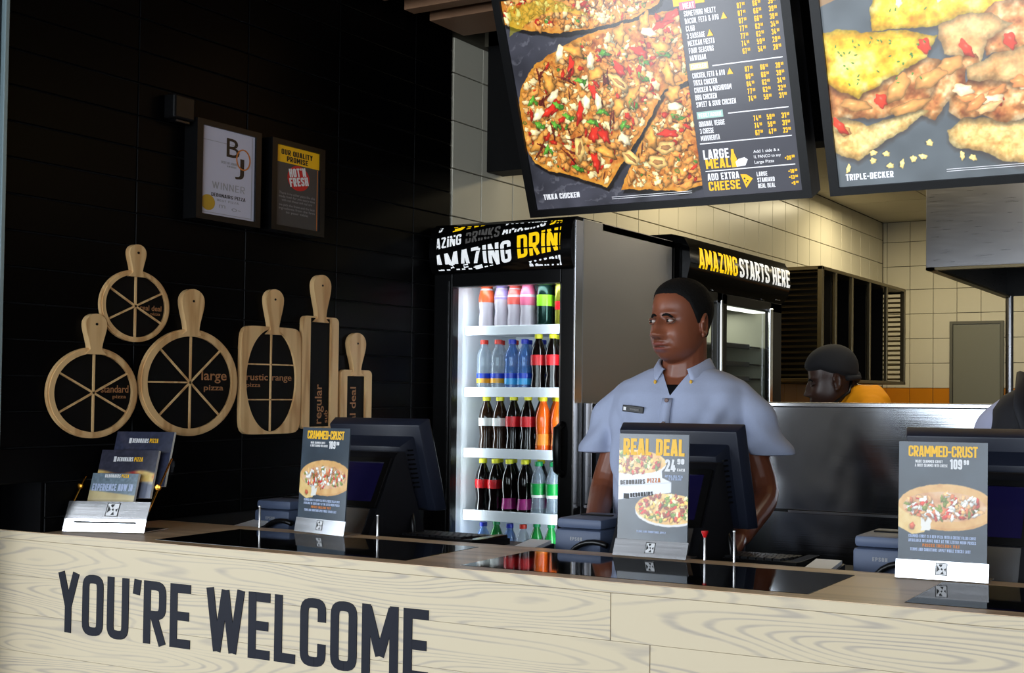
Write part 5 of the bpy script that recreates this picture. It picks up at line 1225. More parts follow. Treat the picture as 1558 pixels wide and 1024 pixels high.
leaflet(-.078, .062, .020, .128, .026, 'dark leaflet with pizza photo in the middle of the holder', (52, 52, 66), 'pizza', 4)
leaflet(-.074, .038, .008, .076, .008, 'small grey-blue leaflet at the front of the holder', (112, 128, 140), 'band', 5)

# slim pins standing on the rear edge of the counter
for x, y, hgt, red, lb in ((-2.440, 2.050, .056, 0, 'slim white metal pin left of the left till'), (-2.040, 2.050, .052, 0, 'slim white metal pin between the left till and its keyboard'), (-1.132, 2.050, .062, 1, 'slim pin with red head in front of the middle till'), (-1.062, 2.050, .066, 0, 'slim white metal pin right of the red-headed one')):
    root = empty('counter_pin', (x, y, CZ)); tag(root, lb, 'pin', 'slim pins along the rear counter edge')
    mb = MB(); mb.lathe([(.0032, 0), (.0026, .002), (.0023, hgt - .004), (.0034, hgt - .002), (.0030, hgt)], 10); mb.build('pin_shaft', 'steel_pin', root, smooth=True)
    mb = MB()
    if red: mb.lathe([(.003, hgt - .014), (.0075, hgt - .003), (.0075, hgt), (.002, hgt + .001)], 12); mb.build('pin_head', 'red_plastic', root, smooth=True)

# ------------------------------------------------------------------ tills (monitor seen from behind, customer display on a wedge)
WZ = 1.0
def till():
    root = empty('till')
    # wedge base: side profile in (y, z); x from -.205 to .015
    mb = MB(); prof = [(-.095, 0), (.135, 0), (.120, .030), (.075, .150), (.045, .245), (.020, .245), (.010, .235)]
    mb.prism([(a, b) for a, b in prof], -.215, .012, ((0, 0, 0), (0, 1, 0), (0, 0, 1))); mb.build('base', 'pos_dark', root, smooth=True)
    V = Vector((0, .105, .235)).normalized(); frw = ((-.215, -.095, 0), (1, 0, 0), V)
    mb = MB(); mb.prism(rect(.012, .012, .205, .112), 0, .003, frw); mb.build('front_plate', 'steel_bright', root)
    mb = MB(); mb.ringprism(rect(.004, .115, .223, .250), rect(.022, .130, .205, .238), 0, .008, frw); mb.build('display_bezel', 'black_satin', root)
    mb = MB(); mb.prism(rect(.020, .128, .207, .240), 0, .003, frw); mb.build('customer_display', 'screen_off', root)
    # monitor: tilted slab, local frame X right, Vt up the slab, W away from the customer
    t = rad(16); Vt = Vector((0, -math.sin(t), math.cos(t))); Wn = Vector((0, math.cos(t), math.sin(t)))
    c0 = Vector((-.130, .118, .205))
    def slab(name, hx, z0, z1, d0, d1, m, inset=0.0, parent=root):
        """frustum: outer face (towards the customer, at d0) inset"""
        vs = []
        for d, q in ((d0, inset), (d1, 0)):
            for sx_, sz in ((-hx + q, z0 + q), (hx - q, z0 + q), (hx - q, z1 - q), (-hx + q, z1 - q)): vs.append(c0 + Vector((sx_, 0, 0)) + Vt * sz + Wn * d)
        mb = MB(); mb.add(vs, [(0, 1, 2, 3), (7, 6, 5, 4), (1, 0, 4, 5), (2, 1, 5, 6), (3, 2, 6, 7), (0, 3, 7, 4)])
        me = mb.build(name, m, parent); bm = bmesh.new(); bm.from_mesh(me.data); bmesh.ops.bevel(bm, geom=bm.edges[:], offset=.004, segments=2, affect='EDGES', profile=.5); bm.to_mesh(me.data); bm.free()
        me.data.polygons.foreach_set('use_smooth', [True] * len(me.data.polygons)); me.data.set_sharp_from_angle(angle=rad(30)); return me
    slab('monitor_housing', .170, -.135, .128, -.012, .022, 'pos_plastic', .010)
    slab('rear_housing', .138, -.122, .088, -.052, -.008, 'pos_plastic', .018)
    slab('screen_bezel', .166, -.131, .124, .020, .028, 'black_gloss', 0.0)
    for k in range(9):
        p = c0 + Vector((.1315, 0, 0)) + Vt * (-.05 + .013 * k) + Wn * -.032
        mb = MB(); mb.box(p.x - .002, p.y - .010, p.z - .002, p.x + .003, p.y + .010, p.z + .002); mb.build('vent_slot', 'black_paint', root)
    mb = MB(); mb.tube([c0 + Vt * -.02 + Wn * -.03, Vector((-.10, .09, .10)), Vector((-.10, .07, .02))], [.03, .026, .03], 14); mb.build('neck', 'pos_dark', root, smooth=True)
    mb = MB(); mb.tube([Vector((.0, .085, .09)), Vector((.018, .070, .060)), Vector((.022, .070, .02)), Vector((.02, .08, .003))], .006, 8); mb.build('cable', 'rubber', root, smooth='all')
    return root
T0 = till(); TX = (-2.155, -1.205, -.470)
lbs = ('charcoal till with angled monitor behind the left Crammed-Crust card', 'charcoal till with angled monitor standing before the man in grey-blue', 'charcoal till partly cut off by the right edge of the photo')
T0.location = (TX[0], 2.20, WZ); tag(T0, lbs[0], 'till', 'charcoal tills behind the counter')
for k in (1, 2):
    o = copy_tree(T0); o.location = (TX[k], 2.20, WZ); tag(o, lbs[k], 'till', 'charcoal tills behind the counter')
# keyboards
def keyboard():
    root = empty('keyboard')
    mb = MB(); mb.prism([(-.075, 0), (.075, 0), (.075, .016), (-.075, .028)], -.17, .17, ((0, 0, 0), (0, 1, 0), (0, 0, 1))); mb.build('body', 'black_satin', root)
    mb = MB()
    for i in range(14):
        for j in range(5):
            x = -.158 + i * .0205; y = -.066 + j * .026; z = .0275 - (y + .075) / .15 * .012
            mb.box(x, y, z, x + .017, y + .021, z + .006)
    tag(mb.build('keys', 'black_plastic', root), kind='stuff')
    mb = MB(); mb.box(.135, -.070, .015, .168, .070, .026, .003); mb.build('card_swipe_rail', 'black_gloss', root)
    return root
K0 = keyboard(); K0.location = (-2.075, 2.305, WZ); tag(K0, 'black till keyboard in front of the drinks fridge', 'keyboard', 'black keyboards by the tills')
k1 = copy_tree(K0); k1.location = (-1.175, 2.315, WZ); tag(k1, 'black till keyboard under the man\'s hand', 'keyboard', 'black keyboards by the tills')
# receipt printers with a looping black cable, and small card readers
def printer():
    root = empty('receipt_printer')
    mb = MB(); mb.box(-.066, -.075, 0, .066, .075, .078, .008); mb.build('body', 'printer_grey', root, smooth=True)
    mb = MB(); mb.box(-.064, -.070, .079, .064, .073, .104, .008); mb.build('lid', 'printer_grey', root, smooth=True)
    mb = MB(); mb.box(-.045, .0, .104, .045, .012, .107, .001); mb.build('paper_slot', 'black_paint', root)
    flat('lettering', [(words('EPSON', .0085, .2, .14, .034, -.020, .052)[0], 'print_mid')], ((0, -.0752, 0), (1, 0, 0), (0, 0, 1)), root, .0004)
    mb = MB(); pts = [(-.012 + .072 * (1 - math.cos(rad(a))) * 1.0, -.092, .004 + .050 * math.sin(rad(a))) for a in range(0, 121, 15)]; mb.tube(pts, .0068, 8); mb.build('cable', 'rubber', root, smooth='all')
    return root
P0 = printer(); pl_ = ('slate grey receipt printer left of the left till', 'slate grey receipt printer between fridge and Real Deal card', 'slate grey receipt printer left of the right-hand card stand')
for k, x in enumerate((-2.560, -1.553, -.785)):
    o = P0 if k == 0 else copy_tree(P0); o.location = (x, 2.262, WZ); tag(o, pl_[k], 'printer', 'slate grey receipt printers')
def reader():
    root = empty('card_reader')
    mb = MB(); mb.prism([(-.045, 0), (.045, 0), (.045, .030), (-.045, .020)], -.035, .035, ((0, 0, 0), (0, 1, 0), (0, 0, 1))); mb.build('body', 'pos_plastic', root)
    mb = MB(); mb.prism([(-.030, .0218), (.040, .0296), (.040, .036), (-.030, .028)], -.030, .030, ((0, 0, 0), (0, 1, 0), (0, 0, 1))); mb.build('paper_slip', 'white', root)
    return root
R0 = reader(); rl = ('small card reader with white slip by the left printer', 'small card reader with white slip below the drinks fridge', 'small card reader with white slip before the steel partition')
for k, x in enumerate((-2.600, -1.660, -.905)):
    o = R0 if k == 0 else copy_tree(R0); o.location = (x, 2.150, WZ + .003 if False else WZ); tag(o, rl[k], 'card reader', 'small card readers behind the counter')
    o.scale = (1, 1, 1.35)
mb = MB(); mb.ball((0, 0, .008), (.022, .009, .006), 16, 8); pn = mb.build('stylus_cap', 'white', None, smooth='all'); pn.location = (-1.115, 2.085, WZ + .022)
bpy.data.objects.remove(pn)
mb = MB(); mb.tube([(-.020, .006, .006), (.0, 0, .005), (.024, -.008, .005)], [.0035, .0062, .0050], 12); pn = mb.build('pen_cap', 'white', None, smooth='all'); pn.location = (-1.235, 2.262, WZ + .034); tag(pn, 'small white pen cap lying by the red-headed pin', 'pen')

# ------------------------------------------------------------------ people
def remesh(mb, name, m, parent, voxel, smooth_it=4, sub=False):
    o = mb.build('tmp', m)
    md = o.modifiers.new('r', 'REMESH'); md.mode = 'VOXEL'; md.voxel_size = voxel; md.adaptivity = 0.0
    if smooth_it: s_ = o.modifiers.new('s', 'SMOOTH'); s_.factor = .5; s_.iterations = smooth_it
    dg = bpy.context.evaluated_depsgraph_get(); dg.update()
    me = bpy.data.meshes.new_from_object(o.evaluated_get(dg)); me.name = name
    bpy.data.objects.remove(o)
    me.polygons.foreach_set('use_smooth', [True] * len(me.polygons))
    r = bpy.data.objects.new(name, me); COL.objects.link(r); r.parent = parent
    return r
def getco(me):
    a = np.empty(len(me.vertices) * 3, np.float32); me.vertices.foreach_get('co', a); return a.reshape(-1, 3).astype(float)
def setco(me, a): me.vertices.foreach_set('co', a.reshape(-1).astype(np.float32)); me.update()
G = lambda x, s: np.exp(-(x / s) ** 2)
def ray_ell(d, c, r):
    c = np.array(c) / r; D = d / r; A = (D * D).sum(-1); B = (D * c).sum(-1); C = (c * c).sum() - 1
    return (B + np.sqrt(np.maximum(B * B - A * C, 1e-9))) / A
ELL = [((0, .014, .030), (.079, .094, .084)), ((0, .006, .046), (.071, .088, .070)), ((0, -.020, -.020), (.068, .074, .085)), ((0, -.028, -.058), (.062, .064, .067)), ((0, .004, -.030), (.071, .072, .074))]
def head_radius(d):
    p = 9; s = sum(ray_ell(d, c, r) ** p for c, r in ELL) ** (1 / p); return s * (len(ELL) ** (-1 / p)) * 1.075
def head_surface(nu=120, nv=90, fat=1.0):
    th = np.linspace(0, 2 * np.pi, nu, endpoint=False); ph = np.linspace(.02, np.pi - .02, nv)
    T_, P_ = np.meshgrid(th, ph); d = np.stack([np.sin(P_) * np.sin(T_), -np.sin(P_) * np.cos(T_), np.cos(P_)], -1)
    r = head_radius(d); v = d * r[..., None]
    x, y, z = v[..., 0].copy(), v[..., 1].copy(), v[..., 2].copy(); fm = 1 / (1 + np.exp((y + .03) / .008))
    ax = np.abs(x)
    dy = 0
    nz = np.clip((.012 - z) / .044, 0, 1) * (z > -.048) + np.clip(1 - (-.036 - z) / .012, 0, 1) * (z <= -.036) * (z > -.050)
    nz = np.where(z > -.036, np.clip((.014 - z) / .050, 0, 1), np.clip((z + .050) / .014, 0, 1))
    dy -= (.008 * G(z + .004, .02) + .023 * nz) * G(x, .0095 + .005 * nz)
    dy -= .0140 * G(ax - .0165, .0085) * G(z + .037, .0090)
    dy += .0085 * G(ax - .030, .0150) * G(z - .001, .0100)
    dy += .0045 * G(ax - .012, .006) * G(z - .004, .010)
    dy -= .0050 * G(z - .020, .0075) * G(ax - .028, .020)
    dy -= .0072 * np.exp(-(x / .0215) ** 4) * G(z + .0605 - .0022 * G(x, .006), .0048) ; dy -= .0092 * np.exp(-(x / .0185) ** 4) * G(z + .0740, .0056)
    dy += .0085 * np.exp(-(x / .0235) ** 4) * G(z + .0670, .0022); dy -= .0050 * G(x, .0105) * G(z + .0335, .0090)
    dy += .0025 * G(ax - .0265, .0040) * G(z + .0668, .0050)
    dy -= .0060 * G(x, .030) * G(z + .066, .016)
    dy += .0030 * G(x, .018) * G(z + .0850, .005)
    dy -= .0070 * G(x, .021) * G(z + .103, .013)
    dy -= .0055 * G(ax - .042, .020) * G(z + .032, .020) * fat
    dy += .0025 * G(ax - .030 - (-.036 - z) * .3, .004) * G(z + .05, .016)
    v[..., 1] += dy * fm
    v[..., 0] += np.sign(x) * .003 * G(z + .075, .03) * fat
    return v, d
def add_grid(mb, v, m=None, T=None):
    nv, nu = v.shape[:2]; vs = v.reshape(-1, 3).tolist(); fs = []
    for i in range(nv - 1):
        for k in range(nu):
            k2 = (k + 1) % nu; fs.append((i * nu + k, (i + 1) * nu + k, (i + 1) * nu + k2, i * nu + k2))
    fs.append(tuple(range(nu))); fs.append(tuple((nv - 1) * nu + k for k in range(nu - 1, -1, -1)))
    mb.add(vs, fs, m, T)
def loft(mb, secs, seg=36, m=None, pw=2.4):
    """horizontal superelliptic sections: (z, half width, half depth, y offset[, x offset])"""
    vs = []; fs = []
    for s_ in secs:
        z, hx, hy, oy_ = s_[:4]; ox_ = s_[4] if len(s_) > 4 else 0
        for k in range(seg):
            a = 2 * math.pi * k / seg; c_, q = math.cos(a), math.sin(a)
            vs.append((ox_ + hx * math.copysign(abs(c_) ** (2 / pw), c_), oy_ + hy * math.copysign(abs(q) ** (2 / pw), q), z))
    n = len(secs)
    for i in range(n - 1):
        for k in range(seg): k2 = (k + 1) % seg; fs.append((i * seg + k, i * seg + k2, (i + 1) * seg + k2, (i + 1) * seg + k))
    fs.append(tuple(range(seg - 1, -1, -1))); fs.append(tuple((n - 1) * seg + k for k in range(seg)))
    mb.add(vs, fs, m)
def limb(mb, pts, rs, seg=14, m=None):
    """smooth tapered limb with rounded ends through the given joints"""
    P = [Vector(p) for p in pts]; out = []; R = []
    for i in range(len(P) - 1):
        for k in range(6): t = k / 6; out.append(P[i].lerp(P[i + 1], t)); R.append(rs[i] + (rs[i + 1] - rs[i]) * t)
    out.append(P[-1]); R.append(rs[-1])
    for _ in range(2): out = [out[0]] + [(out[i - 1] + out[i] * 2 + out[i + 1]) / 4 for i in range(1, len(out) - 1)] + [out[-1]]
    mb.tube(out, R, seg, m)
    for p, r in ((out[0], R[0]), (out[-1], R[-1])): mb.ball(p, r * .98, seg, 8, m)
def hand(mb, wrist, d, up, side, s=1.0, curl=.5):
    """palm and five fingers; d = pointing direction, up = back of the hand, side = thumb side"""
    W = Vector(wrist); d = Vector(d).normalized(); up = (Vector(up) - d * Vector(up).dot(d)).normalized(); sd = Vector(side); sd = (sd - d * sd.dot(d) - up * sd.dot(up)).normalized()
    for k in range(4):
        o = (k - 1.5) * .019
        limb(mb, [W, W + d * .045 * s + sd * -o * .7 * s, W + d * .088 * s - sd * o * s], [.017 * s, .015 * s, .0115 * s], 10)
        L = (.068, .076, .070, .056)[k] * s; b = W + d * .088 * s - sd * o * s; p1 = b + (d - up * curl * .5).normalized() * L * .48; p2 = p1 + (d - up * curl * 1.3).normalized() * L * .30; p3 = p2 + (d - up * curl * 2.2).normalized() * L * .22
        limb(mb, [b, p1, p2, p3], [.0095 * s, .0088 * s, .0078 * s, .0065 * s], 8)
    b = W + d * .028 * s + sd * .020 * s; limb(mb, [b, b + (d * .6 + sd * .8 - up * .2) * .034 * s, b + (d * 1.3 + sd * 1.0 - up * .5) * .046 * s], [.013 * s, .0105 * s, .008 * s], 8)
def skin_mat(name, rgb, dark):
    m = bpy.data.materials.new(name); m.use_nodes = True; MATS[name] = m
    nt = m.node_tree; N = nt.nodes; L = nt.links; b = N['Principled BSDF']; a = N.new('ShaderNodeAttribute'); a.attribute_name = 'Col'
    L.new(a.outputs['Color'], b.inputs['Base Color']); b.inputs['Roughness'].default_value = .37; b.inputs['Specular IOR Level'].default_value = .45
    b.inputs['Subsurface Weight'].default_value = .06; b.inputs['Subsurface Radius'].default_value = (.01, .004, .002); b.inputs['Subsurface Scale'].default_value = .4
    tc = N.new('ShaderNodeTexCoord'); n = N.new('ShaderNodeTexNoise'); n.inputs['Scale'].default_value = 220; L.new(tc.outputs['Object'], n.inputs['Vector']); bp = N.new('ShaderNodeBump'); bp.inputs['Strength'].default_value = .12; bp.inputs['Distance'].default_value = .001
    L.new(n.outputs['Fac'], bp.inputs['Height']); L.new(bp.outputs['Normal'], b.inputs['Normal']); return m
def lin(c): return np.array(s2l(c))
def person(loc, rz, label, headpos, head_yaw, head_pitch, skin, tones, shirt_m, arms, torso, hair=True, cap=None, gaze=-.5, scale=1.0, neckb=(0, .015, 1.44), hscale=1.0, sleeve=True, hem=None, vox=.005, eye='eye_white'):
    root = empty('person', loc, rz); tag(root, label, 'person')
    HT = Matrix.Translation(headpos) @ Matrix.Rotation(head_yaw, 4, 'Z') @ Matrix.Rotation(head_pitch, 4, 'X') @ Matrix.Diagonal((hscale, hscale, hscale, 1))
    mb = MB(); v, d = head_surface(); add_grid(mb, v, None, HT)
    for sx_ in (-1, 1):   # ears: helix, bowl lobe
        E_ = HT @ Matrix.Translation((sx_ * .0735, .008, -.012)) @ Matrix.Rotation(sx_ * rad(22), 4, 'Z') @ Matrix.Rotation(rad(-8), 4, 'X')
        mb.ball((0, 0, 0), (.0060, .0135, .026), 14, 10, None, E_)
        pts = [E_ @ Vector((sx_ * .006, .014 * math.cos(a) + .002, .028 * math.sin(a))) for a in [rad(q) for q in range(-100, 200, 25)]]
        mb.tube(pts, .0042, 8); mb.ball((sx_ * .003, -.004, -.028), (.0055, .008, .010), 10, 8, None, E_)
    hp = Vector(headpos)
    nb = Vector(neckb)
    limb(mb, [nb, (nb + (HT @ Vector((0, .020, -.06)))) / 2, HT @ Vector((0, .016, -.035))], [.066, .060, .060], 20)
    loft(mb, [(z, hx - .010, hy - .010, oy_) for z, hx, hy, oy_ in torso], 32)
    for A in arms:
        limb(mb, A['pts'], A['r'], 16); hand(mb, A['pts'][-1], A['hd'], A['hu'], A['hs'], 1.0, A.get('curl', .5))
    body = remesh(mb, 'body', skin, root, vox, 2)
    co = getco(body.data); inv = np.array(HT.inverted()); l = co @ inv[:3, :3].T + inv[:3, 3]
    base, lip, dark, hi = [lin(t) for t in tones]
    col = np.tile(base, (len(co), 1)); x, y, z = l[:, 0], l[:, 1], l[:, 2]; front = (y < -.04)
    def mixc(w_, c_):
        nonlocal col; w_ = np.clip(w_, 0, 1)[:, None]; col = col * (1 - w_) + c_ * w_
    near = (np.linalg.norm(l, axis=1) < .16)
    mixc(.35 * near * (G(np.abs(x) - .036, .022) * G(z + .028, .022) + G(x, .035) * G(z - .055, .02)) * front, hi)  # highlight on cheeks and forehead painted into the skin colour
    mixc(.85 * near * front * (np.exp(-(x / .022) ** 4) * np.maximum(G(z + .0605, .0046), G(z + .0740, .0056))), lip)
    mixc(.95 * near * front * np.exp(-(x / .024) ** 4) * G(z + .0670, .0022), dark * .3)
    mixc(.45 * near * front * G(x, .026) * G(z + .050, .0055), dark)          # moustache shadow of stubble
    mixc(.45 * near * front * (G(x, .035) * G(z + .105, .022)), dark)
    mixc(.25 * near * front * G(np.abs(x) - .030, .016) * G(z - .001, .010), dark)  # eye-socket shade painted into the skin colour
    mixc(.9 * near * front * G(np.abs(x) - .0085, .0035) * G(z + .0455, .0030), dark * .2)
    at = body.data.color_attributes.new('Col', 'FLOAT_COLOR', 'POINT'); at.data.foreach_set('color', np.concatenate([col, np.ones((len(col), 1))], 1).reshape(-1).astype(np.float32))
    # eyes
    for sx_ in (-1, 1):
        ec = Vector((sx_ * .0300, -.0705, .0005)); e = empty('eye', (0, 0, 0), parent=root)
        mb = MB(); mb.ball(ec, (.0122, .0118, .0092), 20, 14, None, HT); mb.build('eyeball', eye, e, smooth='all')
        g_ = Vector((gaze, -1, -.02)).normalized(); T = HT @ Matrix.Translation(ec) @ g_.to_track_quat('Z', 'Y').to_matrix().to_4x4()
        mb = MB(); mb.lathe([(.0060, .0104), (.0050, .0112), (.0030, .0119), (.0005, .0122)], 16, None, T); mb.build('iris', 'iris_dark', e, smooth='all')
        for nm, zz, hh_, r_ in (('upper_eyelid', 1, .0064, .0032), ('lower_eyelid', -1, .0068, .0026)):
            pts = [HT @ (ec + Vector((.0135 * math.cos(a), -.0100 * math.sin(a) - .0010, zz * hh_ * math.sin(a)))) for a in [math.pi * k / 10 for k in range(11)]]
            mb = MB(); mb.tube(pts, [r_ * (.5 + .5 * math.sin(math.pi * k / 10)) for k in range(11)], 8); mb.build(nm, tones_mat(tuple(int(a * .62 + b * .38) for a, b in zip(tones[0], tones[2])) if zz > 0 else tuple(int(a * .85) for a in tones[0])), e, smooth='all')
        pts = [];
        for k in range(9):
            t = k / 8; px_ = sx_ * (.012 + .036 * t); pz_ = .0150 + .0058 * math.sin(math.pi * min(1, t * 1.15)) - .004 * t
            dd = np.array([px_, -.085, pz_]); dd = dd / np.linalg.norm(dd); rr = head_radius(dd[None])[0]; q = Vector(dd * rr); q.y -= .0030; pts.append(HT @ q)
        mb = MB(); mb.tube(pts, [.0020, .0030, .0036, .0038, .0036, .0034, .0030, .0024, .0012], 8, None, 1.0); mb.build('eyebrow', 'hair_black', root, smooth='all')
    # hair: a full shell that dips under the skin outside the hairline
    if hair:
        v, d = head_surface(160, 120); az = np.degrees(np.arctan2(np.abs(v[..., 0]), -v[..., 1])); z = v[..., 2]
        line = np.interp(az, [0, 35, 50, 62, 72, 84, 96, 104, 180], [.072, .070, .060, .046, .020, -.012, -.010, -.045, -.062])
        edge = 1 / (1 + np.exp(-(z - line) / .0045)); r = np.linalg.norm(v, axis=-1, keepdims=True)
        rngh = np.random.default_rng(2); nz = rngh.random(z.shape)
        v = v / r * (r + (-.010 + .0150 * edge + .0018 * nz * edge)[..., None])
        mb = MB(); add_grid(mb, v, None, HT); mb.build('hair', 'hair_black', root, smooth='all')
    if cap:
        v, d = head_surface(96, 70); az = np.degrees(np.arctan2(np.abs(v[..., 0]), -v[..., 1])); z = v[..., 2]
        line = np.interp(az, [0, 60, 90, 180], [.052, .045, .022, -.030]); edge = 1 / (1 + np.exp(-(z - line) / .0025)); r = np.linalg.norm(v, axis=-1, keepdims=True)
        v = v / r * (r + (-.012 + .024 * edge + .006 * np.clip(edge, 0, 1) * np.clip(z / .1, 0, 1))[..., None])
        mb = MB(); add_grid(mb, v, None, HT); cp = mb.build('cap', cap, root, smooth='all')
        mb = MB(); mb.ball((0, .090, -.010), (.030, .022, .026), 14, 10, None, HT); mb.tube([HT @ Vector((-.07, .05, -.008)), HT @ Vector((-.04, .098, -.018)), HT @ Vector((.04, .098, -.018)), HT @ Vector((.07, .05, -.008))], .010, 8); mb.build('cap_knot', cap, cp, smooth='all')
    # shirt
    mb = MB(); loft(mb, torso, 40)
    if sleeve:
        for A in arms: limb(mb, A['sl'], A['slr'], 18)
    sh_ = remesh(mb, 'shirt', shirt_m, root, .0060, 6)
    co = getco(sh_.data); x, y, z = co.T
    nrm = np.empty(len(co) * 3, np.float32); sh_.data.vertices.foreach_get('normal', nrm); nrm = nrm.reshape(-1, 3)
    # drape folds: fanning from the shoulders and armpits, horizontal gathers at the waist
    side = np.sign(x); fx = np.abs(x)
    f1 = np.sin((fx * 95 + (1.42 - z) * 30 + .6 * np.sin(z * 40))) * G(fx - .135, .05) * np.clip((1.42 - z) * 6, 0, 1) * .0062
    f2 = np.sin((z * 70 + fx * 28)) * np.clip((fx - .17) * 14, 0, 1) * .0030
    f3 = np.sin(z * 62 + x * 30 + 1.3 * np.sin(x * 22)) * np.clip((1.18 - z) * 4, 0, 1) * .0045
    f4 = np.sin(x * 55 + 2.0 * np.sin(z * 13)) * G(x, .12) * .0018
    f5 = np.sin(84 * (fx * .8 + z * .6) + 3 * np.sin(z * 9 + side)) * np.clip((fx - .05) * 8, 0, 1) * np.clip((1.44 - z) * 8, 0, 1) * .0036
    co += nrm * (f1 * 1.5 + f2 * 1.6 + f3 + f4 * 1.5 + f5)[:, None]
    if hem is not None:
        k = (np.abs(co[:, 0]) > .172) & (co[:, 2] < hem); co[k, 2] = hem + (co[k, 2] - hem) * .06
    setco(sh_.data, co)
    return root, HT, sh_, body
_tm = {}
def tones_mat(rgb):
    if rgb not in _tm: _tm[rgb] = mat('skin_%d_%d' % (rgb[0], rgb[1]), rgb, .45)
    return _tm[rgb]
mat('eye_white', (176, 160, 150), .2, spec=.5); mat('eye_dim', (70, 52, 46), .3); mat('iris_dark', (20, 12, 9), .08, spec=.7); mat('hair_black', (10, 9, 9), .85, spec=.2, bump=.6, bscale=420)
mat('shirt_blue', (168, 177, 203), .85, noise=.06, nscale=260, bump=.25, bscale=900, spec=.2); mat('undershirt_black', (16, 16, 20), .9, spec=.1); mat('trouser', (22, 22, 26), .85)
mat('button_brown', (110, 84, 78), .4); mat('collar_tip', (222, 170, 50), .6); mat('shirt_yellow', (232, 150, 14), .8, noise=.05, nscale=60, spec=.2); mat('cap_black_cloth', (16, 16, 20), .9); mat('vest_black', (20, 21, 28), .7); mat('sleeve_lilac', (176, 178, 204), .8)
skin_mat('skin_brown', None, None)
TS = [(.86, .170, .125, .0), (.96, .172, .135, -.004), (1.08, .176, .140, -.008), (1.20, .186, .138, -.006), (1.30, .196, .128, .0), (1.36, .200, .118, .006), (1.405, .196, .102, .012), (1.438, .172, .084, .018), (1.458, .130, .072, .022), (1.474, .088, .064, .024)]
armsM = [dict(pts=[(-.160, .014, 1.365), (-.228, .0, 1.14), (-.165, -.20, 1.045)], r=[.040, .038, .026], hd=(.45, -.8, -.32), hu=(0, -.2, 1), hs=(1, .2, 0), curl=.5,
              sl=[(-.150, .014, 1.398), (-.200, .006, 1.345), (-.243, .0, 1.235)], slr=[.050, .056, .060]),
         dict(pts=[(.160, .014, 1.365), (.250, -.005, 1.13), (.240, -.215, 1.050)], r=[.040, .038, .026], hd=(-.25, -.9, -.36), hu=(0, -.2, 1), hs=(-1, .2, 0), curl=.5,
              sl=[(.150, .014, 1.398), (.204, .006, 1.345), (.258, .0, 1.232)], slr=[.050, .056, .060])]
MX, MY = -1.525, 2.625
man, HT, sh_, body = person((MX, MY, 0), rad(10), 'man in a grey-blue short-sleeved shirt with black name badge, looking to the left', (.002, -.020, 1.603), rad(-10 - 12), rad(4), 'skin_brown',
    ((124, 70, 48), (134, 70, 64), (52, 28, 22), (176, 106, 76)), 'shirt_blue', armsM, TS, gaze=-.38, hem=1.243, vox=.0028)
# open neck: cut the shirt in a V, fill with skin and a black undershirt
bm = bmesh.new(); bm.from_mesh(sh_.data)
kill = [f for f in bm.faces if (lambda c: c.y < .0 and abs(c.x) < (c.z - 1.398) * .62 and c.z > 1.398)(f.calc_center_median())]
kill += [f for f in bm.faces if (lambda c: c.z > 1.455 and math.hypot(c.x / 1.0, c.y - .018) < .070)(f.calc_center_median())]
bmesh.ops.delete(bm, geom=list(set(kill)), context='FACES')
for v in bm.verts:
    if v.is_boundary and v.co.z < 1.462 and v.co.y < -.02: v.co.x = math.copysign(max(0, (v.co.z - 1.398) * .62), v.co.x)
bm.to_mesh(sh_.data); bm.free()
mb = MB(); loft(mb, [(z, hx - .030, hy - .006, oy_) for z, hx, hy, oy_ in TS if z < 1.43] + [(1.428, .145, .085, .017)], 40)
us = mb.build('undershirt', 'undershirt_black', man, smooth='all')
def torso_y(x, z, off=.0):
    Z = [t[0] for t in TS]; hx = np.interp(z, Z, [t[1] for t in TS]); hy = np.interp(z, Z, [t[2] for t in TS]); oy_ = np.interp(z, Z, [t[3] for t in TS])
    return float(oy_ - hy * (max(0, 1 - (abs(x) / hx) ** 2.4)) ** (1 / 2.4) - off)
def collar():
    """stand and fall: rows swept round the neck from the left tip to the right tip"""
    mb = MB(); n = 40; rows = []
    for k in range(n + 1):
        t = k / n; a = -math.pi + .62 + (2 * math.pi - 1.24) * t   # angle measured from the front (-y) going round the back
        a = rad(28) + (rad(332) - rad(28)) * t
        s_ = math.sin(a); c_ = -math.cos(a); fr_ = max(0, math.cos(a))  # fr_=1 at front
        top = Vector((s_ * (.064 + .0 * fr_), .020 + c_ * (.066 + .010 * fr_), 1.500 - .036 * fr_ ** 1.5))
        mid = Vector((s_ * (.072), .021 + c_ * (.074 + .010 * fr_), 1.502 - .038 * fr_ ** 1.5))
        fall = Vector((s_ * (.092 + .052 * fr_ ** 3), .024 + c_ * (.086 + .028 * fr_), 1.462 - .066 * fr_ ** 3))
        rows.append((top, mid, fall))
    vs = [p for r_ in rows for p in r_]; fs = []
    for k in range(n):
        for j in range(2): fs.append((k * 3 + j, (k + 1) * 3 + j, (k + 1) * 3 + j + 1, k * 3 + j + 1))
    mb.add(vs, fs); o = mb.build('collar', 'shirt_blue', man, smooth='all')
    md = o.modifiers.new('t', 'SOLIDIFY'); md.thickness = .0028; md.offset = 1
    for r_, nm in ((rows[0], 0), (rows[-1], 1)):
        mb = MB(); mb.ball(r_[2].lerp(r_[1], .35) + Vector((0, -.003, 0)), (.0045, .003, .0060), 10, 8); mb.build('collar_stud', 'collar_tip', man, smooth='all')
collar()
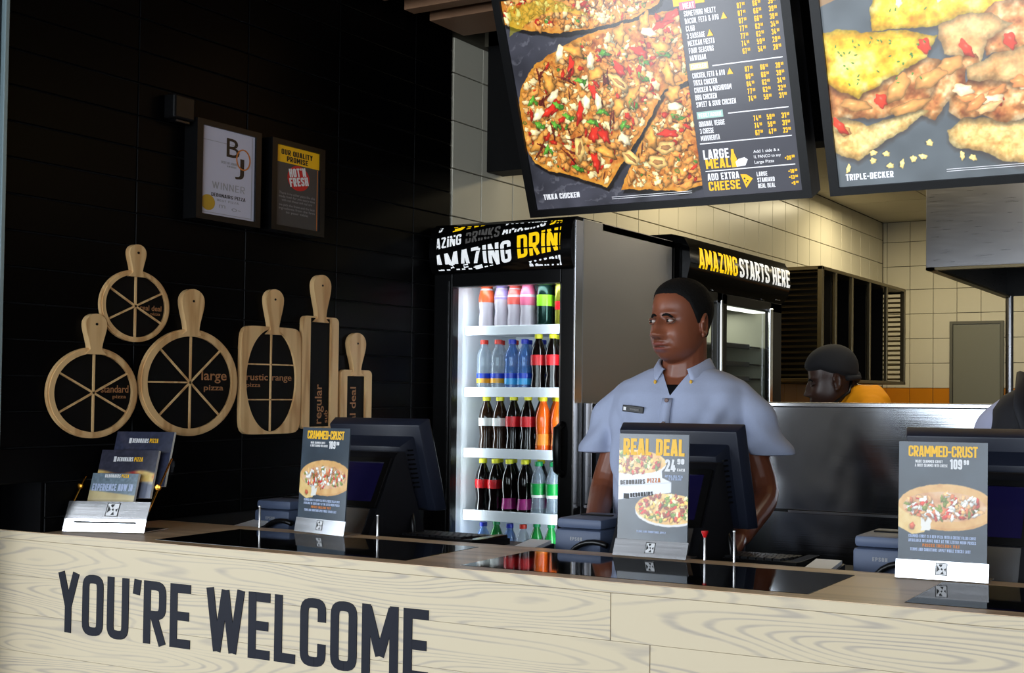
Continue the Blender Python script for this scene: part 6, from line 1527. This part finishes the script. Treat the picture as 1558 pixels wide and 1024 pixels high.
# placket, buttons, badge, pocket seam
mb = MB(); vs = []
for k in range(30):
    z = 1.392 - k * .0165
    for x in (-.014, .014): vs.append((x - .004, torso_y(x, z, .0035), z))
mb.add(vs, [(2 * k, 2 * k + 2, 2 * k + 3, 2 * k + 1) for k in range(29)]); o = mb.build('placket', 'shirt_blue', man, smooth='all'); md = o.modifiers.new('t', 'SOLIDIFY'); md.thickness = .002
for z in (1.386, 1.325, 1.250, 1.175, 1.10, 1.03):
    mb = MB(); mb.lathe([(.0055, 0), (.0058, .0015), (.004, .0026), (.001, .002)], 14, None, Matrix.Translation((-.004, torso_y(0, z, .0055), z)) @ Matrix.Rotation(rad(90), 4, 'X')); mb.build('button', 'button_brown', man, smooth='all')
yb = torso_y(-.10, 1.365, .004)
nbdg = empty('name_badge', (-.098, yb - .0015, 1.362), rad(-14), parent=man)
mb = MB(); mb.box(-.034, -.003, -.009, .034, .002, .009, .0015, None, Matrix.Rotation(rad(5), 4, 'Y')); mb.build('badge_plate', 'black_satin', nbdg)
flat('badge_print', [([rect(-.029, -.005, -.020, .004)], 'print_white'), (words('DEBONAIRS', .005, .2, .1, .030, -.008, -.003)[0], 'print_grey')], ((0, -.0042, 0), (.996, 0, -.087), (.087, 0, .996)), nbdg, .0004)
def trousers(root, z1=.90, m='trouser', yo=0.0):
    mb = MB(); loft(mb, [(.80, .172, .125, yo), (.90, .172, .128, yo), (z1, .168, .125, yo)], 28)
    for sx_ in (-1, 1): limb(mb, [(sx_ * .09, yo, .84), (sx_ * .10, yo, .48), (sx_ * .11, yo + .01, .08)], [.098, .068, .052], 16)
    mb.build('trousers', m, root, smooth='all')
    for sx_ in (-1, 1):
        mb = MB(); mb.box(sx_ * .11 - .045, yo - .17, 0, sx_ * .11 + .045, yo + .09, .085, .03); mb.build('shoe', 'black_satin', root, smooth=True)
trousers(man)
# the cook in yellow, head down, behind the partition
TC = [(.90, .165, .12, .03), (1.05, .17, .13, .03), (1.20, .19, .13, .05), (1.30, .20, .12, .07), (1.36, .195, .10, .09), (1.40, .165, .085, .10), (1.428, .115, .070, .10), (1.44, .08, .06, .10)]
armsC = [dict(pts=[(-.185, .08, 1.34), (-.24, -.06, 1.12), (-.16, -.27, 1.05)], r=[.046, .040, .026], hd=(.3, -.9, -.3), hu=(0, 0, 1), hs=(1, 0, 0), sl=[(-.16, .08, 1.35), (-.21, .05, 1.30), (-.245, .0, 1.20)], slr=[.056, .062, .06]),
         dict(pts=[(.185, .08, 1.34), (.24, -.06, 1.12), (.16, -.27, 1.05)], r=[.046, .040, .026], hd=(-.3, -.9, -.3), hu=(0, 0, 1), hs=(-1, 0, 0), sl=[(.16, .08, 1.35), (.21, .05, 1.30), (.245, .0, 1.20)], slr=[.056, .062, .06])]
cook, HC, shc, bc_ = person((-1.545, 3.80, 0), rad(-48), 'cook in yellow shirt and black cap bending his head behind the steel partition', (.0, -.02, 1.462), rad(-14), rad(14), 'skin_brown',
    ((62, 40, 32), (66, 40, 38), (30, 18, 14), (90, 60, 48)), 'shirt_yellow', armsC, TC, hair=False, cap='cap_black_cloth', neckb=(0, .09, 1.38), gaze=-.2, eye='eye_dim')
trousers(cook, .95)
mb = MB(); mb.tube([(.052, .04, 1.46), (.085, .02, 1.415), (.09, -.06, 1.36), (.03, -.10, 1.22)], .006, 8); mb.build('apron_strap', 'black_satin', cook, smooth='all')
# colleague cut off by the right edge
armsR = [dict(pts=[(-.155, .014, 1.32), (-.246, -.01, 1.10), (-.16, -.235, 1.02)], r=[.046, .040, .026], hd=(.45, -.8, -.3), hu=(0, 0, 1), hs=(1, 0, 0), sl=[(-.145, .014, 1.362), (-.195, .006, 1.310), (-.235, .0, 1.205)], slr=[.050, .058, .060]),
         dict(pts=[(.155, .014, 1.32), (.246, -.01, 1.10), (.16, -.235, 1.02)], r=[.046, .040, .026], hd=(-.45, -.8, -.3), hu=(0, 0, 1), hs=(-1, 0, 0), sl=[(.165, .012, 1.365), (.214, .006, 1.315), (.246, .0, 1.215)], slr=[.056, .062, .06])]
TR = [(z - .035, hx * .96, hy, oy_) for z, hx, hy, oy_ in TS]
col3, H3, sh3, b3 = person((-.470, 2.66, 0), rad(0), 'colleague in black vest over lilac sleeves, cut off by the right edge', (.0, -.01, 1.560), rad(-5), rad(2), 'skin_brown',
    ((118, 68, 48), (112, 60, 52), (50, 28, 22), (150, 90, 66)), 'sleeve_lilac', armsR, TR, neckb=(0, .015, 1.41))
trousers(col3)
mb = MB(); loft(mb, [(z, hx * (.97 if z > 1.3 else 1) + .012, hy + .016, oy_) for z, hx, hy, oy_ in TR], 40); mb.build('vest', 'vest_black', col3, smooth='all')
mb = MB()
for sx_ in (-1, 1): mb.tube([(sx_ * .06, -.125, 1.26), (sx_ * .10, -.102, 1.375), (sx_ * .115, .0, 1.446), (sx_ * .08, .112, 1.40)], .026, 10, None, .5)
mb.build('vest_strap', 'vest_black', col3, smooth='all')
